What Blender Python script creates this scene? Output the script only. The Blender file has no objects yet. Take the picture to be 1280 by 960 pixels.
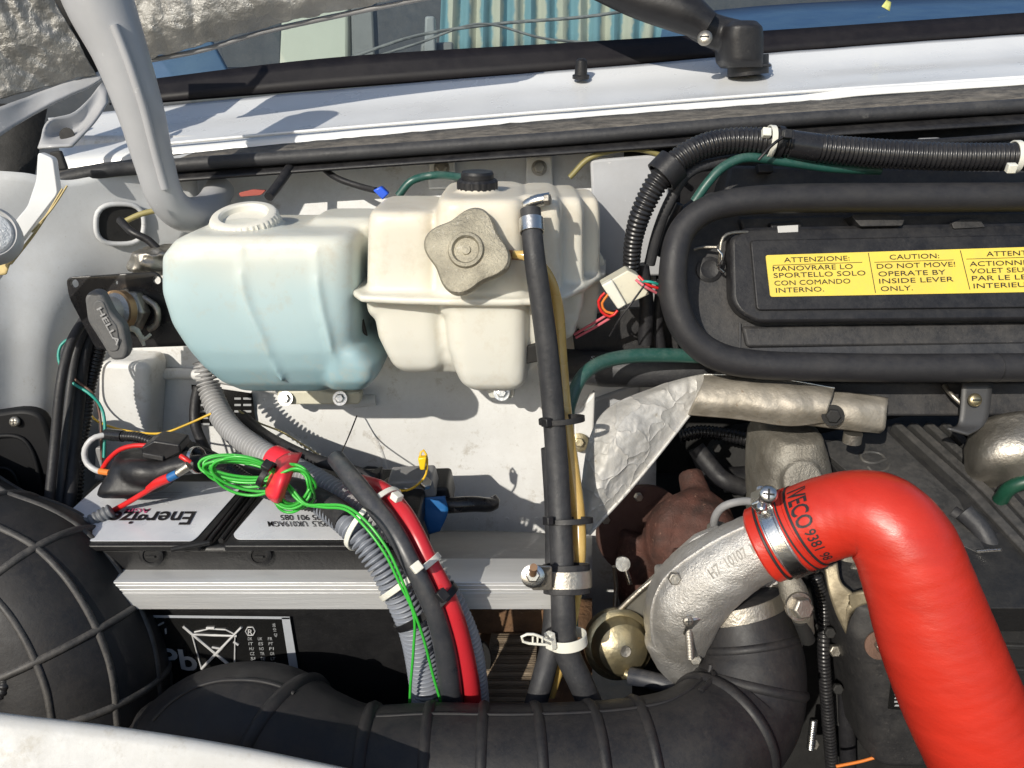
import bpy, bmesh, math, random
from mathutils import Vector, Matrix, noise
random.seed(7)
R = math.radians
# ------------------------------------------------------------------ camera, sky, sun, exposure
scn = bpy.context.scene
COL = scn.collection
F, PITCH, CZ = 1000.0, R(20), 1.35
SP, CP = math.sin(PITCH), math.cos(PITCH)
cd = bpy.data.cameras.new('camera'); cam = bpy.data.objects.new('camera', cd); COL.objects.link(cam)
cam.location = (0, 0, CZ); cam.rotation_euler = (math.pi/2-PITCH, 0, 0)
cd.sensor_width = 36; cd.lens = 36*F/1280; cd.clip_start = .02; cd.clip_end = 500
scn.camera = cam
SUN = Vector((-.50, -.92, .56)).normalized()
w = bpy.data.worlds.new('World'); scn.world = w; w.use_nodes = True
nt = w.node_tree; sk = nt.nodes.new('ShaderNodeTexSky'); sk.sky_type = 'NISHITA'; sk.sun_disc = False
sk.sun_elevation = math.asin(SUN.z); sk.sun_rotation = math.atan2(SUN.x, SUN.y)
bg = nt.nodes['Background']; bg.inputs[1].default_value = .12; nt.links.new(sk.outputs[0], bg.inputs[0])
sd = bpy.data.lights.new('sun', 'SUN'); sd.energy = 4.1; sd.angle = R(.55); sd.color = (1, .94, .83)
so = bpy.data.objects.new('sun', sd); COL.objects.link(so); so.rotation_euler = SUN.to_track_quat('Z', 'Y').to_euler()
so.location = SUN*5
vs = scn.view_settings; vs.view_transform = 'Standard'; vs.look = 'None'; vs.exposure = .08; vs.gamma = 1; vs.use_curve_mapping = False
scn.cycles.max_bounces = 7

# ------------------------------------------------------------------ helpers
CAM = Vector((0, 0, CZ))
def Q(x, y, Y):
    u = (x-640)/F; v = (480-y)/F; t = Y/(CP+v*SP)
    return Vector((u*t, Y, CZ+t*(v*CP-SP)))
def PX(y, Y): return Y/(CP+(480-y)/F*SP)/F          # metres per pixel there
def proj(p):
    d = p-CAM; dep = d.y*CP-d.z*SP; up = d.y*SP+d.z*CP
    return 640+F*d.x/dep, 480-F*up/dep
OFF = {}
def root(name, label, cat, p, group=None):
    o = bpy.data.objects.new(name, None); COL.objects.link(o); o.location = p; o.empty_display_size = .02
    o['label'] = label; o['category'] = cat
    if group: o['group'] = group
    OFF[o] = Vector(p); return o
def tag(o, label, cat, group=None, kind=None):
    if label: o['label'] = label
    if cat: o['category'] = cat
    if group: o['group'] = group
    if kind: o['kind'] = kind
    return o
def mk(name, V, Fc, m, parent=None, smooth=True, ang=40, bevel=0, solid=0, sub=0, bseg=2):
    V = [Vector(v) for v in V]
    if parent is None:
        n = len(V); off = Vector((sum(v.x for v in V)/n, sum(v.y for v in V)/n, min(v.z for v in V)))
    else: off = OFF[parent]
    me = bpy.data.meshes.new(name); me.from_pydata([v-off for v in V], [], Fc); me.validate(); 
    bm = bmesh.new(); bm.from_mesh(me); bmesh.ops.recalc_face_normals(bm, faces=bm.faces); bm.to_mesh(me); bm.free()
    me.materials.append(m)
    o = bpy.data.objects.new(name, me); COL.objects.link(o)
    if parent is None: o.location = off
    else: o.parent = parent
    OFF[o] = off
    if solid:
        s = o.modifiers.new('solid', 'SOLIDIFY'); s.thickness = solid; s.offset = 0
    if sub:
        s = o.modifiers.new('sub', 'SUBSURF'); s.levels = s.render_levels = sub
    if bevel:
        b = o.modifiers.new('bevel', 'BEVEL'); b.width = bevel; b.segments = bseg; b.limit_method = 'ANGLE'; b.angle_limit = R(35)
    if smooth:
        me.polygons.foreach_set('use_smooth', [True]*len(me.polygons))
        if ang < 180: me.set_sharp_from_angle(angle=R(ang))
    return o
def bake(o):
    dg = bpy.context.evaluated_depsgraph_get(); me = bpy.data.meshes.new_from_object(o.evaluated_get(dg))
    old = o.data; o.modifiers.clear(); o.data = me; bpy.data.meshes.remove(old)
    me.polygons.foreach_set('use_smooth', [True]*len(me.polygons)); return o
def cr(a, b, c, d, t): return .5*((2*b)+(c-a)*t+(2*a-5*b+4*c-d)*t*t+(3*b-a-3*c+d)*t**3)
class Path:
    def __init__(s, pts, rad, px=True, step=.004):
        P = [Q(*p) for p in pts] if px else [Vector(p) for p in pts]
        if not isinstance(rad, (list, tuple)): rad = [rad]*len(P)
        rad = [r*PX(p[1], p[2]) if px else r for r, p in zip(rad, pts)]
        P = [P[0]*2-P[1]]+P+[P[-1]*2-P[-2]]; rr = [rad[0]]+list(rad)+[rad[-1]]
        D = []; RR = []
        for i in range(1, len(P)-2):
            n = max(3, int((P[i+1]-P[i]).length/.0015))
            n = min(n, 90)
            for k in range(n):
                t = k/n; D.append(cr(P[i-1], P[i], P[i+1], P[i+2], t)); RR.append(cr(rr[i-1], rr[i], rr[i+1], rr[i+2], t))
        D.append(P[-2]); RR.append(rr[-2])
        L = [0]
        for i in range(1, len(D)): L.append(L[-1]+(D[i]-D[i-1]).length)
        s.L = L[-1]; s.D = D; s.RR = RR; s.LL = L; s.resample(step)
    def resample(s, step):
        n = max(3, int(s.L/step)); j = 0; s.P = []; s.R = []
        for k in range(n+1):
            l = s.L*k/n
            while j < len(s.LL)-2 and s.LL[j+1] < l: j += 1
            t = (l-s.LL[j])/max(1e-9, s.LL[j+1]-s.LL[j]); s.P.append(s.D[j].lerp(s.D[j+1], t)); s.R.append(s.RR[j]*(1-t)+s.RR[j+1]*t)
        s.T = []
        for k in range(n+1):
            a = s.P[max(0, k-1)]; b = s.P[min(n, k+1)]; s.T.append((b-a).normalized())
        s.N = []; nn = s.T[0].orthogonal().normalized()
        for t in s.T:
            nn = (nn-t*nn.dot(t)).normalized(); s.N.append(nn)
        s.n = n
    def near(s, x, y):
        return min(range(s.n+1), key=lambda k: (lambda q: (q[0]-x)**2+(q[1]-y)**2)(proj(s.P[k])))
    def face(s, k, a, e=0):                # surface point at angle a from the side that faces the viewer
        t = s.T[k]; c = (CAM-s.P[k]); c = (c-t*c.dot(t)).normalized(); d = t.cross(c)
        return s.P[k]+(s.R[k]+e)*(math.cos(a)*c+math.sin(a)*d)
    def mesh(s, seg=16, corr=None, depth=.16, prof=None, caps=True, hollow=0):
        if corr: s.resample(corr/5.0)
        V = []; Fc = []
        for k in range(s.n+1):
            b = s.T[k].cross(s.N[k]); r = s.R[k]
            if corr: r *= 1-depth*(0, .1, 1, 1, .2)[k % 5]
            for i in range(seg):
                a = 2*math.pi*i/seg; q = r*(prof(a, k/s.n) if prof else 1)
                V.append(s.P[k]+q*(math.cos(a)*s.N[k]+math.sin(a)*b))
        for k in range(s.n):
            for i in range(seg):
                j = (i+1) % seg; Fc.append((k*seg+i, k*seg+j, (k+1)*seg+j, (k+1)*seg+i))
        if caps: Fc.append(tuple(range(seg))); Fc.append(tuple(s.n*seg+i for i in range(seg)))
        return V, Fc
def tube(name, pts, rad, m, parent=None, seg=16, px=True, **k):
    p = Path(pts, rad, px, k.pop('step', .004)); ang = k.pop('ang', 60); V, Fc = p.mesh(seg, **k)
    o = mk(name, V, Fc, m, parent, ang=180 if k.get('corr') else ang); return o, p
def slab(name, pts, Y, ext, m, parent=None, bevel=.0015, **k):
    """outline (x,y[,Y]) extruded by a vector (or a depth along +Y)"""
    e = Vector((0, ext, 0)) if not isinstance(ext, (tuple, list, Vector)) else Vector(ext)
    A = [Q(p[0], p[1], p[2] if len(p) > 2 else Y) for p in pts]; n = len(A)
    V = A+[a+e for a in A]; Fc = [tuple(range(n)), tuple(range(2*n-1, n-1, -1))]+[(i, (i+1) % n, n+(i+1) % n, n+i) for i in range(n)]
    return mk(name, V, Fc, m, parent, bevel=bevel, **k)
def rnd(pts, r=6, n=4):
    """round the corners of a pixel outline"""
    out = []
    for i in range(len(pts)):
        p = Vector(pts[i][:2]); a = Vector(pts[i-1][:2]); b = Vector(pts[(i+1) % len(pts)][:2])
        ra = min(r, (a-p).length*.45); rb = min(r, (b-p).length*.45)
        s = p+(a-p).normalized()*ra; e = p+(b-p).normalized()*rb
        for k in range(n+1):
            t = k/n; out.append(tuple(s*(1-t)**2+p*2*t*(1-t)+e*t*t))
    return out
def patch(name, rows, m, parent=None, nu=10, nv=10, solid=.001, disp=None, amp=0, fr=30, px=True, ang=60, bevel=0):
    G = [[Q(*p) if px else Vector(p) for p in r] for r in rows]; a, b = len(G), len(G[0])
    def row(r, u):
        i = min(int(u), b-2); t = u-i
        P = lambda j: r[j] if 0 <= j < b else (r[0]*2-r[1] if j < 0 else r[-1]*2-r[-2])
        return cr(P(i-1), P(i), P(i+1), P(i+2), t)
    V = []; NU, NV = (b-1)*nu, (a-1)*nv
    for j in range(NV+1):
        v = j/nv; i = min(int(v), a-2); t = v-i
        for k in range(NU+1):
            u = k/nu; P = lambda q: row(G[q], u) if 0 <= q < a else (row(G[0], u)*2-row(G[1], u) if q < 0 else row(G[-1], u)*2-row(G[-2], u))
            p = cr(P(i-1), P(i), P(i+1), P(i+2), t)
            if amp: p = p+Vector((0, -.8, .4))*amp*(abs(noise.noise(p*fr))*2-.5+.8*abs(noise.noise(Vector((p.x*2.2, p.y, p.z*1.4))*fr*1.6))+.45*abs(noise.noise(p*fr*4.1)))
            if disp: p = p+disp(k/NU, j/NV, p)
            V.append(p)
    Fc = [(j*(NU+1)+k, j*(NU+1)+k+1, (j+1)*(NU+1)+k+1, (j+1)*(NU+1)+k) for j in range(NV) for k in range(NU)]
    return mk(name, V, Fc, m, parent, solid=solid, ang=ang, bevel=bevel)
def frame(ax):
    ax = Vector(ax).normalized(); r = Vector((0, 0, 1)).cross(ax)
    if r.length < .05: r = Vector((1, 0, 0))
    r.normalize(); return r, ax.cross(r), ax
def lathe_vf(base, ax, prof, seg=32, mod=None):
    X, Y, Z = frame(ax); V = []; Fc = []
    for j, (r, h) in enumerate(prof):
        for i in range(seg):
            a = 2*math.pi*i/seg; q = r*(mod(a, j) if mod else 1)
            V.append(base+X*q*math.cos(a)+Y*q*math.sin(a)+Z*h)
    for j in range(len(prof)-1):
        for i in range(seg):
            k = (i+1) % seg; Fc.append((j*seg+i, j*seg+k, (j+1)*seg+k, (j+1)*seg+i))
    Fc.append(tuple(range(seg))); Fc.append(tuple((len(prof)-1)*seg+i for i in range(seg)))
    return V, Fc
def lathe(name, base, ax, prof, m, parent=None, seg=32, mod=None, ang=35, bevel=0):
    V, Fc = lathe_vf(base, ax, prof, seg, mod); return mk(name, V, Fc, m, parent, ang=ang, bevel=bevel)
def box_vf(c, size, rot=None):
    M = rot or Matrix.Identity(3); V = []
    for z in (-.5, .5):
        for x, y in ((-.5, -.5), (.5, -.5), (.5, .5), (-.5, .5)): V.append(c+M@Vector((x*size[0], y*size[1], z*size[2])))
    return V, [(0, 3, 2, 1), (4, 5, 6, 7), (0, 1, 5, 4), (1, 2, 6, 5), (2, 3, 7, 6), (3, 0, 4, 7)]
def box(name, c, size, m, parent=None, rot=None, bevel=.001, bseg=2):
    V, Fc = box_vf(c, size, rot); return mk(name, V, Fc, m, parent, bevel=bevel, bseg=bseg)
def boxpx(name, x0, y0, x1, y1, Y, ext, m, parent=None, bevel=.0015): return slab(name, [(x0, y0), (x1, y0), (x1, y1), (x0, y1)], Y, ext, m, parent, bevel)
def rot(rx=0, ry=0, rz=0): return (Matrix.Rotation(R(rz), 3, 'Z')@Matrix.Rotation(R(ry), 3, 'Y')@Matrix.Rotation(R(rx), 3, 'X'))
def loft_vf(levels, n=5, seg=48, shift=None):
    """levels: (py, xl, xr, Yfront, Yback); superellipse rings stacked along z"""
    V = []; Fc = []
    for j, (py, xl, xr, yf, yb) in enumerate(levels):
        a = Q(xl, py, yf); b = Q(xr, py, yf); cx = (a.x+b.x)/2; hx = abs(b.x-a.x)/2; cy = (yf+yb)/2; hy = (yb-yf)/2
        for i in range(seg):
            t = 2*math.pi*i/seg; c, s = math.cos(t), math.sin(t)
            V.append(Vector((cx+hx*math.copysign(abs(c)**(2/n), c), cy+hy*math.copysign(abs(s)**(2/n), s), a.z)))
    for j in range(len(levels)-1):
        for i in range(seg):
            k = (i+1) % seg; Fc.append((j*seg+i, j*seg+k, (j+1)*seg+k, (j+1)*seg+i))
    Fc.append(tuple(range(seg-1, -1, -1))); Fc.append(tuple((len(levels)-1)*seg+i for i in range(seg)))
    return V, Fc
def union(name, parts, m, parent=None, voxel=.002, it=6, amp=0, fr=60):
    V = []; Fc = []
    for v, f in parts:
        bm = bmesh.new(); vs = [bm.verts.new(p) for p in v]
        for q in f:
            try: bm.faces.new([vs[i] for i in q])
            except ValueError: pass
        bmesh.ops.recalc_face_normals(bm, faces=bm.faces); bm.verts.index_update()
        n = len(V); V += [x.co.copy() for x in bm.verts]; Fc += [tuple(n+x.index for x in q.verts) for q in bm.faces]; bm.free()
    off = OFF[parent] if parent else Vector((sum(v.x for v in V)/len(V), sum(v.y for v in V)/len(V), min(v.z for v in V)))
    me = bpy.data.meshes.new(name); me.from_pydata([v-off for v in V], [], Fc); me.materials.append(m)
    o = bpy.data.objects.new(name, me); COL.objects.link(o)
    if parent: o.parent = parent
    else: o.location = off
    OFF[o] = off
    r = o.modifiers.new('r', 'REMESH'); r.mode = 'VOXEL'; r.voxel_size = voxel
    s = o.modifiers.new('s', 'SMOOTH'); s.factor = .5; s.iterations = it
    bpy.context.view_layer.update(); bake(o)
    if amp:
        for v in o.data.vertices: v.co += v.normal*amp*noise.noise(v.co*fr)
    return o
def text_vf(s, bold=0):
    c = bpy.data.curves.new('t', 'FONT'); c.body = s; c.size = 1; c.offset = bold; c.resolution_u = 3; c.extrude = 0
    o = bpy.data.objects.new('t', c); COL.objects.link(o); bpy.context.view_layer.update()
    me = bpy.data.meshes.new_from_object(o.evaluated_get(bpy.context.evaluated_depsgraph_get()))
    V = [v.co.copy() for v in me.vertices]; Fc = [tuple(p.vertices) for p in me.polygons]
    bpy.data.objects.remove(o); bpy.data.curves.remove(c); bpy.data.meshes.remove(me)
    x0 = min(v.x for v in V); x1 = max(v.x for v in V)
    return [Vector(((v.x-x0)/(x1-x0), v.y/.73, 0)) for v in V], Fc
def text(name, s, p0, p1, pu, m, parent, bold=0, lift=.0003):
    """baseline from p0 to p1, capital height up to pu; all world points"""
    V, Fc = text_vf(s, bold); X = p1-p0; U = pu-p0; N = X.cross(U).normalized()*lift
    if N.dot(CAM-p0) < 0: N = -N
    return mk(name, [p0+X*v.x+U*v.y+N for v in V], Fc, m, parent, smooth=False)
def textq(name, s, a, b, u, Y, m, parent, **k):
    f = Y if callable(Y) else (lambda x, y: Y)
    return text(name, s, Q(a[0], a[1], f(*a)), Q(b[0], b[1], f(*b)), Q(u[0], u[1], f(*u)), m, parent, **k)
def band_vf(c, ax, rx, ry, width, th, up=None, seg=36):
    X, Y, Z = frame(ax)
    if up is not None: X = (up-Z*up.dot(Z)).normalized(); Y = Z.cross(X)
    V = []; Fc = []
    for dr, h in ((0, -.5), (th, -.5), (th, .5), (0, .5)):
        for i in range(seg):
            a = 2*math.pi*i/seg; V.append(c+X*(rx+dr)*math.cos(a)+Y*(ry+dr)*math.sin(a)+Z*h*width)
    for j in range(4):
        for i in range(seg):
            k = (i+1) % seg; l = (j+1) % 4; Fc.append((j*seg+i, j*seg+k, l*seg+k, l*seg+i))
    return V, Fc
def band(name, c, ax, rx, ry, width, th, m, parent=None, up=None, bevel=.0003):
    V, Fc = band_vf(c, ax, rx, ry, width, th, up); return mk(name, V, Fc, m, parent, bevel=bevel)
def on_band(name, p, k, m, parent=None, width=.005, th=.0012, e=.0004):
    return band(name, p.P[k], p.T[k], p.R[k]+e, p.R[k]+e, width, th, m, parent)

# ------------------------------------------------------------------ materials
def M(name, col, rough=.5, metal=0, col2=None, scale=25, var=.5, bump=0, bscale=120, coat=0, sss=0, dust=0, dcol=(.30, .27, .23), wear=0, wcol=(.5, .5, .5), trans=0, spec=.5, stretch=None, vor=0):
    m = bpy.data.materials.new(name); m.use_nodes = True; t = m.node_tree; N = t.nodes; L = t.links; b = N['Principled BSDF']
    tc = N.new('ShaderNodeTexCoord'); src = tc.outputs['Object']
    if stretch:
        mp = N.new('ShaderNodeMapping'); mp.inputs['Scale'].default_value = stretch; L.new(src, mp.inputs[0]); src = mp.outputs[0]
    def nz(sc, det=5, ro=.6):
        n = N.new('ShaderNodeTexNoise'); n.inputs['Scale'].default_value = sc; n.inputs['Detail'].default_value = det; n.inputs['Roughness'].default_value = ro
        L.new(src, n.inputs['Vector']); return n.outputs['Fac']
    def ramp(f, a, bb):
        r = N.new('ShaderNodeMapRange'); r.inputs[1].default_value = a; r.inputs[2].default_value = bb; L.new(f, r.inputs[0]); return r.outputs[0]
    def mix(f, a, bb):
        x = N.new('ShaderNodeMix'); x.data_type = 'RGBA'
        for s, v in ((0, f), (6, a), (7, bb)):
            if isinstance(v, bpy.types.NodeSocket): L.new(v, x.inputs[s])
            else: x.inputs[s].default_value = v if s == 0 else (*v, 1)
        return x.outputs[2]
    def mul(a, bb):
        x = N.new('ShaderNodeMath'); x.operation = 'MULTIPLY'
        for s, v in ((0, a), (1, bb)):
            if isinstance(v, bpy.types.NodeSocket): L.new(v, x.inputs[s])
            else: x.inputs[s].default_value = v
        return x.outputs[0]
    c2 = col2 or tuple(c*(1-var*.5) for c in col)
    n1 = nz(scale); c = mix(ramp(n1, .35, .7), col, c2)
    if wear: c = mix(ramp(nz(scale*3, 8, .75), .70-wear*.2, .74-wear*.1), c, wcol)
    rr = ramp(nz(scale*1.7, 4), .3, .7)
    rn = N.new('ShaderNodeMapRange'); rn.inputs[3].default_value = max(.02, rough-.08); rn.inputs[4].default_value = min(1, rough+.1); L.new(rr, rn.inputs[0]); ro = rn.outputs[0]
    if dust:
        g = N.new('ShaderNodeNewGeometry'); sx = N.new('ShaderNodeSeparateXYZ'); L.new(g.outputs['Normal'], sx.inputs[0])
        f = mul(mul(ramp(sx.outputs[2], -.7, 1), ramp(nz(scale*2.3, 10, .85), .40, .68)), dust)
        sp = nz(max(380, scale*8), 3, .7); f2 = N.new('ShaderNodeMath'); f2.operation = 'ADD'; f2.use_clamp = True; L.new(f, f2.inputs[0]); L.new(mul(ramp(sp, .62, .72), dust*.5), f2.inputs[1]); f = f2.outputs[0]
        c = mix(f, c, dcol)
        r2 = N.new('ShaderNodeMath'); r2.operation = 'ADD'; r2.use_clamp = True; L.new(ro, r2.inputs[0]); L.new(mul(f, .5), r2.inputs[1]); ro = r2.outputs[0]
    L.new(c, b.inputs['Base Color']); L.new(ro, b.inputs['Roughness'])
    b.inputs['Metallic'].default_value = metal; b.inputs['Coat Weight'].default_value = coat; b.inputs['Coat Roughness'].default_value = .15
    b.inputs['Specular IOR Level'].default_value = spec
    if sss:
        b.inputs['Subsurface Weight'].default_value = sss; b.inputs['Subsurface Radius'].default_value = (1, .8, .6); b.inputs['Subsurface Scale'].default_value = .02
    if trans: b.inputs['Transmission Weight'].default_value = trans
    if bump:
        bp = N.new('ShaderNodeBump'); bp.inputs['Strength'].default_value = min(1, bump); bp.inputs['Distance'].default_value = .0018
        L.new(nz(bscale, 7, .65), bp.inputs['Height']); L.new(bp.outputs[0], b.inputs['Normal'])
        if vor:
            ns = N.new('ShaderNodeTexNoise'); ns.inputs['Scale'].default_value = vor*.6; ns.inputs['Detail'].default_value = 3; L.new(src, ns.inputs['Vector'])
            mv = N.new('ShaderNodeVectorMath'); mv.operation = 'MULTIPLY_ADD'; mv.inputs[1].default_value = (.05, .05, .05); L.new(ns.outputs['Color'], mv.inputs[0]); L.new(src, mv.inputs[2])
            vo = N.new('ShaderNodeTexVoronoi'); vo.feature = 'DISTANCE_TO_EDGE'; vo.inputs['Scale'].default_value = vor; L.new(mv.outputs[0], vo.inputs['Vector'])
            pw = N.new('ShaderNodeMath'); pw.operation = 'POWER'; pw.inputs[1].default_value = .45; L.new(vo.outputs['Distance'], pw.inputs[0])
            b2 = N.new('ShaderNodeBump'); b2.inputs['Strength'].default_value = .55 if metal < .5 else .22; b2.inputs['Distance'].default_value = .004; b2.invert = True; L.new(pw.outputs[0], b2.inputs['Height']); L.new(bp.outputs[0], b2.inputs['Normal']); L.new(b2.outputs[0], b.inputs['Normal'])
    return m
dirtyw = M('dirty_white_paint', (.56, .56, .55), .42, col2=(.47, .47, .46), scale=14, wear=.8, wcol=(.40, .38, .34), bump=.15, coat=.2, dust=.6, dcol=(.44, .42, .38))
white = M('white_paint', (.70, .71, .715), .3, var=.10, scale=12, coat=.35, wear=.12, wcol=(.55, .53, .49), bump=.04)
primer = M('grey_white_paint', (.76, .765, .76), .45, col2=(.66, .66, .65), scale=11, wear=.7, wcol=(.50, .475, .43), bump=.2, bscale=90, dust=.5, dcol=(.42, .39, .34))
wingp = M('dusty_wing_paint', (.62, .64, .66), .5, col2=(.50, .51, .52), scale=10, wear=.35, wcol=(.36, .33, .29), bump=.15, bscale=50, dust=.5, dcol=(.38, .35, .30))
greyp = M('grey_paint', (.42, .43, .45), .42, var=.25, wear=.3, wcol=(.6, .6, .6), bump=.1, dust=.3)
hingep = M('silver_grey_paint', (.40, .405, .42), .38, var=.2, wear=.25, wcol=(.68, .68, .68), bump=.08, coat=.15)
black = M('black_plastic', (.011, .011, .013), .42, var=.3, bump=.15, bscale=300, dust=.28, dcol=(.10, .095, .09), spec=.4)
blackd = M('dusty_black_plastic', (.02, .02, .022), .55, var=.4, bump=.25, bscale=260, dust=.5, dcol=(.13, .12, .11))
rubber = M('black_rubber', (.013, .013, .016), .5, var=.4, bump=.25, bscale=200, dust=.4, dcol=(.10, .095, .09), spec=.4)
rubberg = M('worn_grey_rubber', (.028, .029, .033), .5, var=.5, bump=.3, bscale=150, dust=.4, dcol=(.13, .125, .12), wear=.25, wcol=(.08, .08, .08), spec=.4)
strip = M('dusty_rubber_strip', (.03, .028, .026), .65, col2=(.07, .065, .058), scale=55, bump=.7, bscale=160, dust=.75, dcol=(.28, .25, .21), stretch=(.4, 1, 1))
blacksh = M('shiny_black', (.014, .014, .016), .25, var=.3, bump=.08, dust=.2, dcol=(.15, .14, .13))
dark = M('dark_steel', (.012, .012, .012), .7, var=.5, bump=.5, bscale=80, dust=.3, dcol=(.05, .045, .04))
alu = M('aluminium_bar', (.66, .66, .655), .46, metal=.55, var=.35, scale=30, bump=.25, bscale=90, stretch=(.12, 1, 2.5), wear=.3, wcol=(.45, .44, .42))
cast = M('cast_aluminium', (.60, .59, .57), .42, metal=.8, col2=(.44, .42, .39), scale=30, bump=.55, bscale=600, wear=.3, wcol=(.75, .74, .72), dust=.35, dcol=(.35, .31, .26))
castd = M('dirty_cast_aluminium', (.30, .285, .25), .5, metal=.7, col2=(.22, .20, .165), scale=40, bump=.6, bscale=500, wear=.3, wcol=(.55, .53, .48), dust=.5)
rusty = M('rusted_cast_iron', (.11, .046, .034), .7, metal=.4, col2=(.05, .03, .025), scale=60, bump=.6, bscale=350, wear=.5, wcol=(.27, .15, .11))
rustpl = M('rusted_steel_sheet', (.22, .12, .06), .8, metal=.2, col2=(.07, .045, .03), scale=30, bump=1, bscale=150, wear=.5, wcol=(.36, .24, .13))
steel = M('zinc_plated_steel', (.72, .71, .68), .28, metal=1, var=.3, bump=.2, bscale=150)
steeld = M('dull_steel', (.42, .39, .34), .42, metal=.9, var=.5, bump=.5, bscale=150, wear=.3, wcol=(.25, .15, .09))
brass = M('yellow_passivated_steel', (.55, .46, .26), .33, metal=.9, col2=(.38, .34, .24), scale=30, bump=.3, dust=.3)
capm = M('corroded_zinc', (.42, .385, .30), .5, metal=.6, col2=(.25, .23, .18), scale=60, bump=.7, bscale=500, wear=.5, wcol=(.56, .53, .46))
foil = M('aluminised_fabric', (.36, .355, .34), .42, metal=.7, col2=(.25, .245, .23), scale=30, bump=.6, bscale=420, stretch=(1, 1, 1), vor=30)
shield = M('crinkled_heat_foil', (.56, .55, .53), .55, metal=.3, col2=(.46, .45, .42), scale=30, bump=.3, bscale=300, wear=.4, wcol=(.34, .31, .26), dust=.3, vor=38)
plate = M('galvanised_heat_plate', (.40, .365, .31), .5, metal=.45, col2=(.28, .25, .20), scale=60, bump=.4, bscale=300, wear=.45, wcol=(.20, .13, .08), dust=.35)
redsil = M('red_silicone', (.52, .030, .016), .33, col2=(.43, .024, .013), scale=22, bump=.15, bscale=140, stretch=(1, .6, 2.5), wear=.1, wcol=(.40, .06, .045), dust=.05, dcol=(.38, .12, .09))
reddk = M('dark_red_silicone', (.40, .03, .02), .4, var=.4)
redpl = M('red_cable_sheath', (.52, .024, .034), .32, var=.2, bump=.05)
redw = M('red_wire', (.62, .02, .02), .35, var=.2)
redtape = M('red_tape', (.80, .03, .05), .4, var=.2, bump=.3, bscale=60)
green = M('bright_green_wire', (.04, .46, .045), .38, var=.3, coat=.1, dust=.15)
teal = M('teal_hose', (.012, .075, .06), .35, col2=(.01, .05, .042), dust=.3, dcol=(.25, .30, .27), bump=.1)
tealw = M('teal_wire', (.02, .30, .24), .4)
yell = M('yellow_wire', (.80, .50, .04), .4)
yellc = M('yellow_connector', (.95, .62, .02), .35)
amber = M('amber_hose', (.62, .42, .14), .25, col2=(.50, .31, .08), scale=20, coat=.4, sss=.25)
blue = M('blue_tape', (.015, .13, .36), .45, var=.3, bump=.4, bscale=50)
bluec = M('blue_connector', (.02, .10, .65), .35)
orange = M('orange_wire', (.75, .22, .04), .4)
pink = M('pink_wire', (.70, .16, .20), .4)
cream = M('cream_nylon', (.76, .74, .64), .4, var=.1, sss=.15)
creamd = M('aged_cream_plastic', (.68, .65, .52), .45, var=.3, dust=.4, sss=.1)
greyc = M('grey_conduit', (.36, .36, .365), .38, var=.3, bump=.1, dust=.3, wear=.2, wcol=(.42, .42, .41))
greyc2 = M('blue_grey_conduit', (.20, .22, .26), .38, var=.3, bump=.1, dust=.2)
greypl = M('grey_plastic', (.25, .25, .255), .45, var=.3, bump=.2, dust=.3, wear=.2)
greyk = M('grey_key_plastic', (.11, .112, .115), .5, var=.3, bump=.3, dust=.4)
lgrey = M('light_grey_plastic', (.5, .5, .5), .4, var=.2)
label = M('white_label', (.74, .75, .77), .3, col2=(.60, .62, .66), scale=25, coat=.3, wear=.3, wcol=(.48, .47, .45))
labelb = M('black_label', (.012, .012, .012), .22, coat=.3)
silverl = M('silver_label', (.62, .65, .70), .35, metal=.4, var=.2)
yellow = M('yellow_sticker', (.76, .59, .075), .45, col2=(.68, .51, .075), scale=20, dust=.25, wear=.25, wcol=(.62, .50, .16), bump=.08)
ink = M('black_ink', (.02, .018, .02), .5)
inkg = M('grey_ink', (.42, .43, .44), .5)
inkr = M('pink_print', (.65, .10, .25), .5)
straw = M('dry_straw', (.55, .43, .20), .7, var=.4)
insul = M('black_glass_border', (.009, .008, .010), .45, var=.2, dust=.12, dcol=(.08, .07, .07), spec=.25)
ledgem = M('scuffed_grey_mat', (.27, .275, .285), .5, col2=(.21, .21, .22), scale=14, wear=.5, wcol=(.40, .40, .40), bump=.4, bscale=50, dust=.3)
asphalt = M('asphalt', (.06, .06, .06), .9, var=.5, scale=8, bump=1, bscale=90)
fabdark = M('dark_cab_trim', (.05, .06, .075), .7, var=.4, dust=.3)
skyrefl = M('sky_reflection_blue', (.06, .13, .27), .6, col2=(.09, .17, .30), scale=18, bump=.2)  # blue of the sky reflected in the windscreen, painted on cab surfaces
pillm = M('cream_cab_pillar', (.62, .64, .55), .5, var=.12)
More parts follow.
